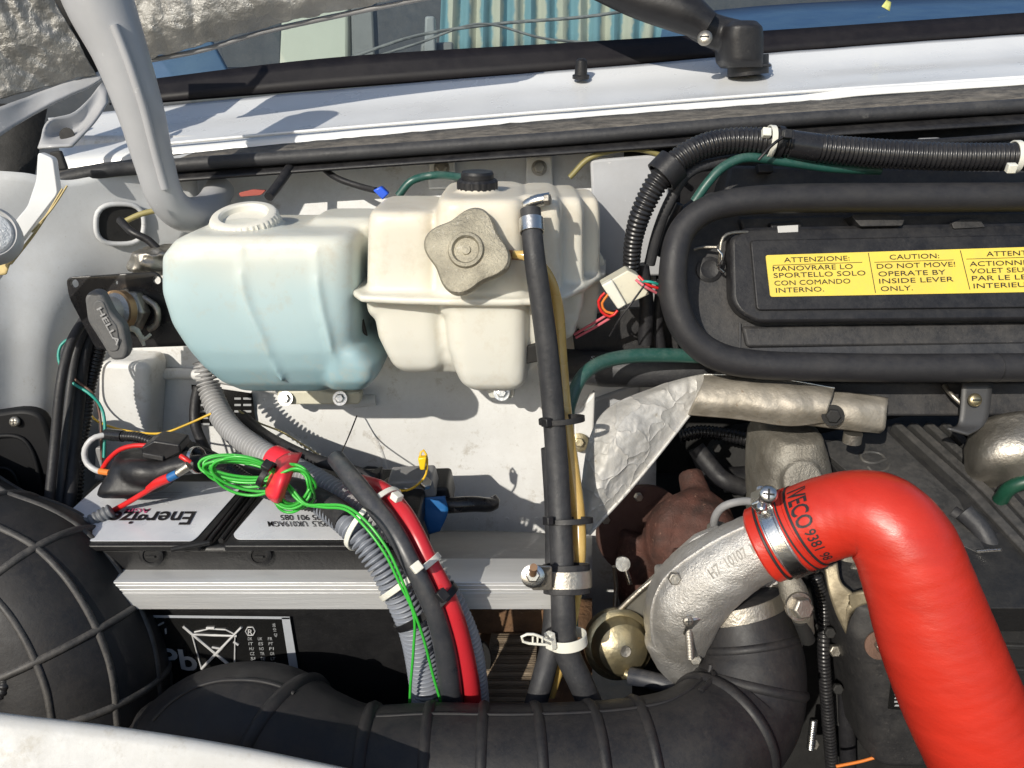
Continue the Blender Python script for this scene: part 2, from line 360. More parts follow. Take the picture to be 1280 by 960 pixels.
def tankmat(name, z0, z1, low, high, mid):
    m = M(name, high, .40, sss=.18, bump=.12, bscale=60); t = m.node_tree; N, L = t.nodes, t.links; b = N['Principled BSDF']
    g = N.new('ShaderNodeNewGeometry'); sx = N.new('ShaderNodeSeparateXYZ'); L.new(g.outputs['Position'], sx.inputs[0])
    nz = N.new('ShaderNodeTexNoise'); nz.inputs['Scale'].default_value = 14; nz.inputs['Detail'].default_value = 4; L.new(g.outputs['Position'], nz.inputs['Vector'])
    ad = N.new('ShaderNodeMath'); ad.operation = 'MULTIPLY_ADD'; ad.inputs[1].default_value = .035; L.new(nz.outputs['Fac'], ad.inputs[0]); L.new(sx.outputs[2], ad.inputs[2])
    mr = N.new('ShaderNodeMapRange'); mr.inputs[1].default_value = z0+.017; mr.inputs[2].default_value = z1+.017; L.new(ad.outputs[0], mr.inputs[0])
    cr_ = N.new('ShaderNodeValToRGB'); e = cr_.color_ramp.elements; e[0].color = (*low, 1); e[1].color = (*high, 1); x = e.new(.66 if 'blue' in name else .5); x.color = (*mid, 1)
    L.new(mr.outputs[0], cr_.inputs[0])
    n2 = N.new('ShaderNodeTexNoise'); n2.inputs['Scale'].default_value = 38; n2.inputs['Detail'].default_value = 9; n2.inputs['Roughness'].default_value = .75; L.new(g.outputs['Position'], n2.inputs['Vector'])
    m2 = N.new('ShaderNodeMapRange'); m2.inputs[1].default_value = .52; m2.inputs[2].default_value = .80; m2.inputs[4].default_value = .55; L.new(n2.outputs['Fac'], m2.inputs[0])
    mx2 = N.new('ShaderNodeMix'); mx2.data_type = 'RGBA'; L.new(m2.outputs[0], mx2.inputs[0]); L.new(cr_.outputs[0], mx2.inputs[6]); mx2.inputs[7].default_value = (.46, .37, .25, 1); L.new(mx2.outputs[2], b.inputs['Base Color']); return m
zt = Q(320, 300, .56).z; zb = Q(320, 490, .56).z
bluetank = tankmat('milky_plastic_blue_fluid', zb, zt, (.21, .345, .39), (.66, .65, .57), (.44, .56, .575))
cooltank = tankmat('yellowed_milky_plastic', Q(560, 480, .55).z, Q(560, 235, .55).z, (.60, .595, .545), (.66, .60, .49), (.66, .64, .56))
gm = bpy.data.materials.new('screen_glass'); gm.use_nodes = True
N_, L_ = gm.node_tree.nodes, gm.node_tree.links
N_.remove(N_['Principled BSDF']); tr = N_.new('ShaderNodeBsdfTransparent'); tr.inputs[0].default_value = (.78, .84, .84, 1); gl = N_.new('ShaderNodeBsdfGlossy'); gl.inputs['Roughness'].default_value = .02
fr_ = N_.new('ShaderNodeFresnel'); fr_.inputs[0].default_value = 1.5; mx = N_.new('ShaderNodeMixShader'); L_.new(fr_.outputs[0], mx.inputs[0]); L_.new(tr.outputs[0], mx.inputs[1]); L_.new(gl.outputs[0], mx.inputs[2]); L_.new(mx.outputs[0], N_['Material Output'].inputs[0])
# striped curtain
curt = M('striped_curtain', (.62, .60, .48), .8, var=.1, bump=.3); t = curt.node_tree; N, L = t.nodes, t.links
wv = N.new('ShaderNodeTexWave'); wv.inputs['Scale'].default_value = 9.5; wv.inputs['Distortion'].default_value = 1.2; wv.inputs['Detail'].default_value = 5; wv.inputs['Detail Scale'].default_value = 6; tc = N.new('ShaderNodeTexCoord'); L.new(tc.outputs['Object'], wv.inputs[0])
rp = N.new('ShaderNodeValToRGB'); rp.color_ramp.interpolation = 'EASE'; e = rp.color_ramp.elements; e[0].position = .25; e[0].color = (.56, .55, .45, 1); e[1].position = .7; e[1].color = (.20, .36, .42, 1)
L.new(wv.outputs[0], rp.inputs[0]); L.new(rp.outputs[0], N['Principled BSDF'].inputs['Base Color'])

def hexbolt(name, base, ax, r, h, m, parent, washer=None, slot=False):
    o = lathe(name, base, ax, [(r, 0), (r, h*.85), (r*.85, h)], m, parent, seg=6, ang=20, bevel=r*.06)
    if washer: lathe('washer', base-Vector(ax).normalized()*h*.15, ax, [(washer, 0), (washer, h*.3)], m, parent, seg=28)
    return o
def screw(name, base, ax, r, m, parent, cross=True):
    o = lathe(name, base, ax, [(r, 0), (r, r*.25), (r*.8, r*.5), (r*.3, r*.62)], m, parent, seg=24, ang=60)
    X, Y, Z = frame(ax); mm = Matrix((X, Y, Z)).transposed()
    V, Fc = box_vf(base+Z*r*.6, (r*1.2, r*.22, r*.1), mm)
    if cross:
        v2, f2 = box_vf(base+Z*r*.601, (r*.22, r*1.2, r*.1), mm); n = len(V); V += v2; Fc += [tuple(i+n for i in f) for f in f2]
    mk('slot', V, Fc, dark, o); return o
def tie(label, c, ax, rx, ry, m, width=.0042, up=None, head=None, tail=None, group=None):
    t = root('cable_tie', label, 'cable tie', c, group)
    band('strap', c, ax, rx, ry, width, .0012, m, t, up)
    if head is not None:
        X, Y, Z = frame(ax); mm = Matrix((Z, X, Z.cross(X))).transposed()
        d = (head-c); d = (d-Z*d.dot(Z)).normalized(); e2 = Z.cross(d); mm = Matrix((Z, e2, d)).transposed()
        box('head', head, (width*1.5, .0065, .005), m, t, mm, bevel=.0006)
        if tail is not None: tube('tail', [head, head.lerp(tail, .5)+Vector((0, 0, .002)), tail], .0012, m, t, seg=6, px=False)
    return t
TOC = Vector((0, -.94, .34))       # from the bay towards the viewer

# ------------------------------------------------------------------ ground
g = mk('ground', [(-60, -60, 0), (60, -60, 0), (60, 60, 0), (-60, 60, 0)], [(0, 1, 2, 3)], asphalt); g['kind'] = 'structure'

# ------------------------------------------------------------------ van body
van = root('van_body', 'white van front with open engine bay, bulkhead, scuttle and windscreen', 'van', Vector((0, .7, .9)))
ridge = lambda a, b, w: max(0, 1-abs(a-b)/w)
def walld(u, v, p):
    x, y = proj(p); d = .0
    if 470 < y < 560 and 300 < x < 720: d -= .003*ridge(y, 515, 45)
    return Vector((0, -.0015*noise.noise(p*9)+d, 0))
patch('bulkhead', [[(x, y, Y) for x in (90, 250, 420, 600, 820)] for y, Y in ((170, .775), (235, .75), (300, .722), (400, .712), (500, .705), (620, .70), (700, .69), (800, .685))], primer, van, nu=8, nv=8, solid=.002, disp=walld)
# stiffening column, recess edge and ledge beside the washer tank
slab('bulkhead_column', rnd([(122, 452), (186, 455), (187, 480), (183, 560), (186, 650), (118, 650)], 12), .665, .04, primer, van, bevel=.012, bseg=4)
tube('pressed_ledge', [(180, 468, .70), (260, 470, .70), (420, 500, .70), (470, 500, .70)], 7, primer, van)
patch('inner_wing', [[(-30, 212, .64), (30, 216, .65), (90, 225, .668), (165, 205, .695), (245, 190, .735)],
                     [(-30, 306, .625), (0, 305, .64), (70, 300, .662), (150, 295, .69), (240, 280, .72)],
                     [(-30, 380, .615), (10, 386, .63), (60, 405, .645), (110, 385, .68), (170, 380, .712)],
                     [(-30, 470, .60), (10, 470, .62), (60, 480, .64), (105, 470, .682), (150, 470, .712)],
                     [(-30, 620, .59), (10, 622, .605), (60, 640, .625), (95, 640, .67), (140, 640, .70)]], wingp, van, nu=8, nv=8, solid=.002)
tube('wing_crease', [(-25, 362, .6215), (30, 398, .6395), (75, 440, .655), (88, 480, .672)], 5, wingp, van)
# oval opening, the shade inside it drawn as a dark slab
ov = [(150+30*math.copysign(abs(math.cos(a))**.7, math.cos(a)), 280-25*math.copysign(abs(math.sin(a))**.7, math.sin(a))) for a in [i*math.pi/12 for i in range(24)]]
ov = [(x, y, .662+(x-70)*.00035-.004) for x, y in ov]
slab('opening', ov, .655, .004, dark, van, bevel=.001)
tube('opening_rim', [(x, y, Y-.001) for x, y, Y in ov]+[ov[0]], 3.2, wingp, van, seg=8)
# dark hole behind the lip, wheel arch
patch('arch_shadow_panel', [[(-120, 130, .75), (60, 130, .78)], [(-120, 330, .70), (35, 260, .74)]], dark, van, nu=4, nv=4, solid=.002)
# scuttle panel
def scd(u, v, p):
    x, y = proj(p); yl = 165-(x-430)*.062
    d = 0
    if x > 1000: d += .004*min(1, (x-1000)/60)*min(1, max(0, (y-(88-(x-1050)*.06))/10))
    return Vector((0, -d, d*.6+.0006*noise.noise(p*20)))
patch('scuttle_panel', [[(60, 148, .83), (200, 134, .86), (430, 112, .88), (740, 86, .89), (1000, 64, .89), (1330, 40, .88)],
                        [(70, 172, .80), (200, 155, .82), (430, 133, .84), (740, 108, .85), (1000, 86, .85), (1330, 62, .84)],
                        [(75, 190, .76), (200, 175, .77), (430, 156, .78), (740, 130, .79), (1000, 109, .79), (1330, 86, .78)],
                        [(78, 200, .742), (200, 187, .745), (430, 165, .75), (740, 139, .755), (1000, 119, .755), (1330, 98, .75)],
                        [(78, 214, .737), (200, 197, .74), (430, 175, .745), (740, 148, .75), (1000, 129, .75), (1330, 106, .745)]], white, van, nu=14, nv=6, solid=.0015, disp=scd)
tube('scuttle_fold', [(170, 183, .742), (430, 160, .748), (740, 135, .752), (1000, 115, .752), (1330, 93, .748)], 2.2, white, van, seg=8)
# seal: dusty flange strip and rubber bulb, second lip below
patch('seal_flange', [[(75, 214, .733), (200, 197, .733), (430, 175, .74), (740, 148, .745), (1000, 129, .745), (1330, 105, .74)],
                      [(78, 234, .702), (200, 214, .702), (430, 189, .707), (740, 165, .710), (1000, 144, .71), (1330, 123, .706)]], strip, van, nu=24, nv=3, solid=.003, amp=.0015, fr=60)
tube('bonnet_seal', [(70, 226, 0.672), (130, 214, 0.682), (200, 208, 0.694), (430, 192, 0.700), (600, 180, 0.702), (740, 170, 0.702), (1000, 149, 0.702), (1330, 129, 0.698)], 8.5, rubberg, van, seg=14)
patch('lower_flange', [[(200, 216, 0.702), (430, 201, 0.707), (740, 178, 0.709), (1000, 158, 0.709), (1330, 137, 0.704)],
                       [(200, 228, 0.689), (430, 211, 0.694), (740, 190, 0.694), (1000, 172, 0.694), (1330, 152, 0.684)]], black, van, nu=10, nv=3, solid=.002)
patch('seal_underside', [[(200, 215, .75), (430, 200, .75), (740, 180, .75), (1000, 160, .75), (1330, 138, .75)],
                         [(700, 205, .72), (800, 205, .72), (900, 205, .72), (1100, 200, .74), (1330, 200, .74)]] if 0 else
      [[(780, 180, .735), (1000, 162, .735), (1330, 140, .73)], [(780, 330, .735), (1000, 330, .74), (1330, 330, .74)]], black, van, nu=6, nv=4, solid=.002)
# windscreen
gb = [(150, 128, .862), (200, 124, .868), (430, 106, .889), (740, 82, .899), (1000, 60, .899), (1330, 35, .889)]
gt = [(150, 108, .88), (200, 99, .885), (430, 72, .905), (740, 53, .915), (1000, 37, .915), (1330, 14, .905)]
ws = patch('windscreen_border', [[(x, y+3, Y) for x, y, Y in gb], gt], insul, van, nu=8, nv=3, solid=.004)
patch('windscreen', [[(x, y+3, Y+.003) for x, y, Y in gt], [(x, y-120+0*x, Y+.14) for x, y, Y in gt], [(x, y-230, Y+.28) for x, y, Y in gt]], gm, van, nu=8, nv=6, solid=0)
# cab behind the glass
patch('cab_back_panel', [[(-100, 180, 2.3), (1500, 180, 2.3)], [(-100, -250, 2.3), (1500, -250, 2.3)]], fabdark, van, nu=3, nv=3, solid=.01)
slab('cab_pillar', [(348, 90), (436, 84), (436, -90), (356, -90)], 1.35, .06, pillm, van, bevel=.006)
slab('dark_door_panel', [(285, 110), (350, 110), (356, -90), (250, -60)], 1.37, .03, fabdark, van, bevel=.003)
slab('window_channel', [(440, 86), (470, 84), (462, -90), (436, -90)], 1.34, .04, greypl, van, bevel=.004)
slab('handle_bracket', [(530, 70), (545, 70), (543, 20), (531, 20)], 1.20, .02, hingep, van, bevel=.003)
slab('latch_plate', [(525, 74), (566, 70), (566, 52), (526, 54)], 1.22, .02, greypl, van, bevel=.003)
tube('cab_cable', [(430, 75, 1.15), (520, 45, 1.16), (620, 30, 1.16), (740, 20, 1.15), (860, 0, 1.15)], 2, greypl, van, seg=6)
tube('cab_cable', [(440, 80, 1.15), (520, 55, 1.16), (600, 30, 1.16), (680, 48, 1.15), (760, 55, 1.15)], 1.6, greypl, van, seg=6)
slab('sky_reflection_sheet', [(186, 130), (300, 118), (262, 48), (190, 68)], 1.0, .01, skyrefl, van, bevel=.002)  # sheet added behind the glass to carry the blue sky reflection
patch('dash_top', [[(820, 90, 1.02), (1000, 70, 1.02), (1350, 50, 1.02)], [(830, 24, 1.5), (1000, 8, 1.5), (1350, -5, 1.5)]], skyrefl, van, nu=4, nv=4, solid=.01)  # dashboard coloured with the glass's sky reflection
patch('dash_shelf', [[(150, 135, 1.0), (500, 108, 1.0), (860, 88, 1.02)], [(150, 90, 1.3), (500, 84, 1.3), (860, 60, 1.3)]], fabdark, van, nu=4, nv=4, solid=.01)
cu = patch('striped_curtain', [[(548, 95, 1.32), (700, 90, 1.34), (860, 80, 1.34)], [(556, -110, 1.32), (700, -110, 1.34), (870, -110, 1.34)]], curt, None, nu=50, nv=4, solid=.001, disp=lambda u, v, p: Vector((0, .006*math.sin(u*95), 0)))
tag(cu, 'blue and cream striped curtain hanging behind the windscreen', 'curtain')
wd = patch('windscreen_leaf', [[(1102, 8, .93), (1108, 0, .935)], [(1112, 14, .93), (1114, 3, .935)]], M('pale_leaf', (.6, .62, .2), .6), None, nu=3, nv=3, solid=.0006); tag(wd, 'small yellow leaf fragment lying on the windscreen glass', 'leaf')
# bolts and bracket posts on the bulkhead top
for x in (552, 674):
    slab('bracket_post', [(x-16, 196), (x+16, 194), (x+17, 236), (x-17, 237)], .742, .01, primer, van, bevel=.002)
    hexbolt('bolt', Q(x, 210, .738), TOC, .0052, .004, steeld, van, washer=.007)
# bolted feet
# lower ledge, rusty floor, corrugated strip
patch('lower_ledge', [[(470, 668, .68), (600, 666, .68), (740, 672, .68)], [(470, 690, .62), (600, 688, .62), (740, 692, .62)], [(470, 722, .52), (600, 724, .515), (740, 728, .515)]], ledgem, van, nu=8, nv=6, solid=.004, amp=.002, fr=18)
patch('floor_plate', [[(495, 750, .60), (600, 750, .60), (740, 750, .60)], [(495, 800, .56), (600, 800, .56), (740, 800, .56)], [(495, 900, .50), (600, 900, .50), (740, 900, .50)]], rustpl, van, nu=8, nv=8, solid=.004, amp=.003, fr=25)
rc = [[(614, 792, .545), (672, 792, .545)], [(604, 850, .515), (668, 850, .515)], [(596, 905, .49), (662, 905, .49)]]
patch('ribbed_floor_strip', rc, M('dirty_tan_strip', (.24, .18, .12), .8, var=.5, bump=.5, dust=.4), van, nu=6, nv=70, solid=.002, disp=lambda u, v, p: Vector((0, -.0012*math.sin(v*270), .0006*math.sin(v*270))))
slab('rust_bracket', rnd([(575, 762), (690, 764), (700, 790), (640, 796), (575, 790)], 5), .55, .004, rustpl, van)
slab('floor_hole', [(602+12*math.cos(a), 826+22*math.sin(a)) for a in [i*math.pi/9 for i in range(18)]], .52, .004, dark, van, bevel=.0005)
# upturned front panel at the lower corner
patch('front_panel', [[(-120, 876, .345), (0, 893, .35), (150, 911, .352), (300, 935, .352), (470, 970, .35)],
                      [(-120, 884, .338), (0, 901, .34), (150, 919, .342), (300, 943, .342), (470, 978, .34)],
                      [(-120, 960, .322), (0, 975, .323), (150, 990, .325), (300, 1010, .327), (470, 1040, .33)],
                      [(-120, 1100, .285), (0, 1100, .286), (150, 1100, .287), (300, 1100, .29), (470, 1120, .30)]], dirtyw, van, nu=8, nv=6, solid=.002)
# dark floor added to keep the open bottom dark, and dark rear wall
mk('added_dark_floor', [(-1, .1, .55), (1, .1, .55), (1, 1.1, .55), (-1, 1.1, .55)], [(0, 1, 2, 3)], dark, van)
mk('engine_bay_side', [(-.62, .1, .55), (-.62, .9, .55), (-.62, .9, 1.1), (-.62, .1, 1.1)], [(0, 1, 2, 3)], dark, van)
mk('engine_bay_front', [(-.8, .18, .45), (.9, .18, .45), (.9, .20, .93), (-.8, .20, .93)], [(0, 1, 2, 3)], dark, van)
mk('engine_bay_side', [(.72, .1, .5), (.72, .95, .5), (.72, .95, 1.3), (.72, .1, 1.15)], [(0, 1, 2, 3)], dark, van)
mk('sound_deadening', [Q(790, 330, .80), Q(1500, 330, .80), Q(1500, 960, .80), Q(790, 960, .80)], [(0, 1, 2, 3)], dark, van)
# corner of the wing: white lip and hinge cup
slab('wing_lip', rnd([(47, 190), (66, 198), (72, 242), (14, 318), (-4, 350), (-60, 400), (-60, 370), (34, 258), (45, 225)], 5), .54, .006, white, van, bevel=.002)
patch('hinge_cup', [[(48, 186, .66), (60, 152, .68), (95, 139, .70), (128, 104, .73)], [(62, 184, .655), (75, 168, .69), (100, 160, .70), (133, 112, .725)], [(90, 183, .66), (100, 172, .67), (118, 152, .69), (135, 128, .72)]], hingep, van, nu=6, nv=6, solid=.002)
lathe('drain_hole', Q(84, 169, .676), TOC, [(.006, 0), (.006, .001)], dark, van, seg=16)
slab('hinge_dark_gap', [(60, 190), (75, 188), (84, 212), (72, 214)], .645, .004, dark, van)
# black lamp housing in the wing
housm = M('matt_black_housing', (.008, .008, .009), .6, var=.3, spec=.25)
lh = root('lamp_housing', 'black plastic lamp housing with crosshead screw set in the inner wing', 'housing', Q(30, 640, .60))
slab('cover', rnd([(-30, 520), (30, 511), (54, 520), (66, 560), (82, 655), (-30, 700)], 16), .590, .012, housm, lh, bevel=.004)
tube('cover_lip', [(-28, 548, .589), (18, 545, .589), (38, 560, .589), (50, 600, .588), (58, 655, .587)], 3, housm, lh, seg=8); tube('cover_lip', [(-28, 590, .588), (10, 586, .588), (24, 610, .587), (32, 655, .586)], 2.2, housm, lh, seg=8)
screw('screw', Q(19, 527, .588), TOC, .0042, steeld, lh)
hl = root('headlamp_lens', 'round clear ribbed headlamp lens beyond the white wing lip', 'headlamp', Q(-12, 300, .50))
lathe('bezel', Q(-14, 292, .50), (.4, -.8, .4), [(.0175, -.012), (.0175, 0), (.0155, .003), (.014, 0)], lgrey, hl, seg=40)
gls = M('ribbed_clear_lens', (.7, .73, .76), .18, coat=.5, bump=1, bscale=500)
lathe('lens', Q(-14, 292, .50), (.4, -.8, .4), [(.014, -.001), (.0125, .003), (.008, .005), (.003, .006)], gls, hl, seg=40)
# info plate on the bulkhead
ip = root('information_plate', 'small black printed plate on the bulkhead behind the grey conduit', 'plate', Q(280, 530, .697))
slab('plate', [(239, 481), (315, 492), (320, 531), (245, 531)], .697, .001, labelb, ip, bevel=0)
for j in range(5):
    y = 497+j*8
    for x0, x1 in ((249, 262), (293, 301), (304, 314)): slab('print', [(x0, y), (x1, y), (x1, y+2.5), (x0, y+2.5)], .6965, .0002, inkg, ip, bevel=0)
tube('pressed_bead', [(458, 492, .7045), (464, 530, .7035), (478, 570, .702), (486, 600, .701)], 4, primer, van, seg=10)
tube('pressed_bead', [(330, 498, .704), (352, 530, .703), (392, 568, .70)], 3.2, primer, van, seg=10)
tube('panel_seam', [(716, 250, .711), (718, 400, .709), (714, 520, .702), (710, 650, .69)], 3, primer, van, seg=10)
slab('oil_smear', [(462+14*math.cos(a)+3*math.sin(5*a), 590-a*0+7*math.sin(a)) for a in [i*math.pi/8 for i in range(16)]], .6985, .001, M('black_smear', (.10, .10, .10), .5), van, bevel=0)
for x, y, q in ((470, 512, 1.6), (520, 540, 1.3), (598, 528, 1.5), (640, 560, 1.2), (572, 590, 1.6), (655, 600, 1.4), (505, 505, 1.2)): lathe('paint_chip', Q(x, y, .7035), (0, -1, .05), [(q*.0007, 0), (q*.0006, .0006)], steeld, van, seg=7)
for i in range(9): lathe('spot_weld', Q(703-i*.3, 506+i*17, .7035-.0014*i), (0, -1, .05), [(.0026, 0), (.0022, .0004), (.0012, -.0002)], primer, van, seg=14)
for i in range(11): lathe('spot_weld', Q(500+i*19, 648+(i%2), .693), (0, -1, .05), [(.0026, 0), (.0022, .0004), (.0012, -.0002)], primer, van, seg=14)
# adhesive marks
for x, y, r in ((434, 513, 15),):
    o = lathe('sealant_blob', Q(x, y, .703), (0, -1, .1), [(r*.0007, 0), (r*.0006, .001), (r*.0002, .0016)], creamd, None, seg=20, mod=lambda a, j: 1+.15*math.sin(3*a+1)); tag(o, 'round cream sealant blob on white bulkhead under washer tank', 'sealant')
sn = root('rubber_mount', 'brass grommet bolt on the white bulkhead edge beside the foil shield', 'bolt', Q(724, 553, .66))
lathe('washer', Q(724, 553, .66), TOC, [(.0085, 0), (.0085, .002), (.005, .003)], brass, sn); hexbolt('bolt', Q(724, 553, .657), TOC, .0045, .004, brass, sn)
slab('bulkhead_edge_bracket', [(716, 520), (744, 490), (742, 552), (733, 640), (722, 640)], .665, .01, primer, van, bevel=.002)
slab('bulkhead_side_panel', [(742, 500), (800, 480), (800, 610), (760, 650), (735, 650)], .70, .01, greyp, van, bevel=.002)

# ------------------------------------------------------------------ bonnet
def quilt(u, v, p):
    q = Vector((p.x*34+2.5*noise.noise(p*11), 0, p.z*15+3*noise.noise(p*9+Vector((5, 0, 0))))); q2 = Vector((p.x*60+p.z*30, 3, p.z*42-p.x*25))
    return Vector((0, -.85, .3))*(.0052*(1-abs(noise.noise(q))*1.8)+.0022*(1-abs(noise.noise(q2))*1.8)+.0009*noise.noise(p*210))
bon = root('bonnet', 'open bonnet underside with silver insulation lining and grey hinge arm', 'bonnet', Q(120, 120, .75))
patch('bonnet_lining', [[(-160, 160, .66), (-60, 146, .68), (20, 122, .70), (80, 104, .72), (124, 96, .735)],
                        [(-160, 80, .655), (-60, 70, .675), (10, 60, .695), (70, 55, .71), (104, 60, .72)],
                        [(-160, -20, .65), (-60, -20, .67), (0, -20, .69), (40, -20, .70), (62, -20, .71)],
                        [(-160, -140, .64), (-60, -140, .66), (0, -140, .68), (30, -140, .69), (40, -140, .70)]], foil, bon, nu=34, nv=40, solid=.004, disp=quilt)
patch('bonnet_lining', [[(190, 74, .745), (255, 58, .75), (330, 36, .755), (430, 14, .76), (560, -12, .76)],
                        [(172, 46, .735), (240, 30, .74), (330, 12, .745), (430, -8, .75), (560, -34, .75)],
                        [(150, -10, .73), (220, -20, .735), (330, -30, .74), (430, -40, .745), (560, -55, .745)],
                        [(140, -45, .72), (220, -50, .725), (330, -55, .73), (430, -60, .735), (560, -70, .735)]], foil, bon, nu=34, nv=24, solid=.004, disp=quilt)
tube('lining_edge', [(188, 75, .745), (255, 62, .75), (330, 40, .755), (430, 18, .76), (560, -8, .76)], 3.2, greypl, bon, seg=8)
patch('bonnet_frame', [[(-160, 230, .585), (-20, 180, .645), (50, 140, .69), (132, 98, .735)], [(-160, 190, .60), (-20, 140, .655), (50, 116, .70), (126, 90, .735)]], greyp, bon, nu=10, nv=6, solid=.003, amp=.002, fr=20)
patch('bonnet_gap', [[(52, -15, .755), (122, 100, .765)], [(140, -15, .76), (185, 78, .77)]], dark, bon, nu=3, nv=3, solid=.003)
arm, ap = tube('hinge_arm', [(98, -70, .62), (125, 5, .62), (152, 70, .62), (176, 140, .622), (192, 200, .627), (208, 248, .635), (232, 268, .655), (258, 262, .69), (275, 235, .72)], [44, 41, 33, 28, 24, 22, 22, 20, 18], hingep, bon, seg=40,
               prof=lambda a, t: 1-.16*math.exp(-((a-math.pi*.55)/.28)**2), step=.003)
k0 = ap.near(132, 45)
gp = [ap.face(k, -.15-.0*i, .0008) for i, k in enumerate(range(k0, ap.near(205, 245), 6))]
tube('pressed_rib', gp, .0032, hingep, arm, seg=8, px=False)
lathe('cover_block', Q(138, 130, .74), TOC, [(.001, 0), (.0011, .0001)], dark, bon, seg=6)

# ------------------------------------------------------------------ wiper and washer jet
wi = root('wiper_arm', 'black wiper arm with round pivot cap standing on the scuttle', 'wiper', Q(935, 90, .83))
tube('pivot', [Q(935, 94, .83), Q(935, 70, .83)], PX(80, .83)*25, black, wi, seg=32, px=False)
V1 = loft_vf([(84, 912, 960, .805, .855), (76, 908, 961, .80, .86), (46, 905, 962, .80, .86), (32, 908, 960, .80, .86), (25, 918, 950, .81, .85)], n=3)
ph = Path([(935, 50, .83), (895, 40, .83), (870, 28, .83), (845, 10, .84), (750, -30, .86)], [20, 20, 19, 17, 15]); v2 = ph.mesh(20)
union('arm_head', [V1, v2], black, wi, voxel=.0014, it=4)
tube('arm', [(886, 34, .812), (850, 14, .818), (790, -4, .825), (700, -40, .84)], [18, 25, 22, 16], black, wi, seg=20)
band('pivot_groove', Q(935, 82, .83), (0, 0, 1), .0205, .0205, .002, .001, rubberg, wi)
screw('pivot_screw', Q(881, 48, .795), (-.3, -.9, .3), .0068, steeld, wi, cross=False)
wj = root('washer_jet', 'small black washer jet standing on the white scuttle', 'washer jet', Q(726, 98, .86))
lathe('base', Q(726, 98, .86), (0, -.2, 1), [(.0085, 0), (.0085, .003), (.006, .004)], black, wj)
lathe('nozzle', Q(726, 97, .86), (0, -.1, 1), [(.0065, 0), (.006, .012), (.0055, .016), (.003, .018)], black, wj)
tube('wiper_shadow_gap', [(1, 1, 1), (2, 1, 1)], .1, dark, wi) if 0 else None

# ------------------------------------------------------------------ isolator switch on its black plate
isw = root('isolator_switch', 'grey isolator key on a black metal plate beside the washer tank', 'switch', Q(150, 440, .60))
pl = slab('mounting_plate', rnd([(82, 347), (196, 340), (252, 432), (120, 437), (86, 372)], 8), .60, .003, blacksh, isw, bevel=.0006)
for x, y, r in ((93, 354, .0032), (145, 353, .0016), (196, 350, .0030)):
    v, f = lathe_vf(Q(x, y, .60)-TOC*.02, TOC, [(r, 0), (r, .04)], 16); c = mk('cutter', v, f, dark, None); bm_ = pl.modifiers.new('b', 'BOOLEAN'); bm_.object = c; bm_.solver = 'EXACT'
    bpy.context.view_layer.update(); bake(pl); pl.data.set_sharp_from_angle(angle=R(30)); bpy.data.objects.remove(c)
AX = Vector((-.35, -.9, .22)).normalized(); b0 = Q(168, 388, .60)
lathe('locking_nut', b0, AX, [(.017, 0), (.017, .008), (.014, .010)], steeld, isw, seg=6, ang=25, bevel=.001)
lathe('switch_body', b0, AX, [(.0135, 0), (.0135, .018), (.0105, .020), (.0105, .032), (.009, .034)], cast, isw, seg=32)
lathe('brass_ring', b0+AX*.012, AX, [(.0155, 0), (.0155, .006)], M('tarnished_brass', (.50, .32, .18), .4, metal=.8), isw, seg=32)
ky = rnd([(105, 371), (114, 363), (126, 366), (139, 392), (154, 408), (160, 438), (156, 450), (139, 451), (127, 430), (109, 402)], 6)
k_ = slab('key', ky, .552, .010, greyk, isw, bevel=.0022, bseg=3)
ky2 = [(p[0]*.62+133*.38, p[1]*.74+408*.26) for p in ky]; slab('key_recess', ky2, .5512, .002, greyk, k_, bevel=.0007)
textq('lettering', 'HELLA', (121, 386), (146, 432), (127, 383), .5504, greyc, k_, bold=.01, lift=.0006)
tube('cable_clip', [(150, 410, .585), (170, 412, .58), (178, 425, .58), (188, 418, .58)], [4, 4, 3, 2], creamd, isw, seg=8)
tube('cable_clip', [(176, 420, .58), (180, 432, .58)], [4, 2], creamd, isw, seg=8)
tube('dirty_boot', [(180, 372, .598), (196, 385, .592), (196, 405, .592), (186, 412, .592)], 4, steeld, isw, seg=8)

# ------------------------------------------------------------------ washer tank
wt = root('washer_tank', 'milky washer tank half filled with blue fluid under a white ribbed cap', 'tank', Q(340, 490, .60))
A = loft_vf([(291, 247, 420, .58, .665), (296, 225, 432, .567, .678), (305, 206, 438, .562, .682), (325, 190, 441, .56, .684), (370, 190, 441, .56, .684), (410, 203, 442, .56, .684), (440, 223, 441, .56, .684), (462, 243, 438, .563, .682), (480, 267, 430, .57, .676), (490, 295, 415, .582, .665)], n=7)
B = loft_vf([(430, 405, 444, .57, .67), (440, 405, 452, .562, .68), (460, 400, 470, .56, .684), (478, 400, 470, .56, .684), (489, 405, 460, .568, .675)], n=5)
C = loft_vf([(272, 392, 462, .62, .675), (282, 380, 470, .61, .684), (330, 380, 462, .61, .684), (380, 390, 452, .61, .684)], n=6)
D = lathe_vf(Q(310, 292, .615), (-.03, -.16, 1), [(.027, -.01), (.027, .012)], 32)
ridges = [Path([(300, 306, .561), (305, 370, .5585), (330, 430, .5585), (352, 478, .563)], [2, 3, 3, 2]).mesh(12), Path([(395, 308, .561), (398, 370, .5585), (412, 430, .5585), (425, 470, .563)], [2, 3, 3, 2]).mesh(12)]
union('tank_body', [A, B, C, D]+ridges, bluetank, wt, voxel=.0022, it=9)
cb = Q(310, 290, .612); ca = Vector((-.03, -.30, 1)).normalized()
capw = M('white_cap_plastic', (.72, .70, .62), .45, var=.15, bump=.1, dust=.2)
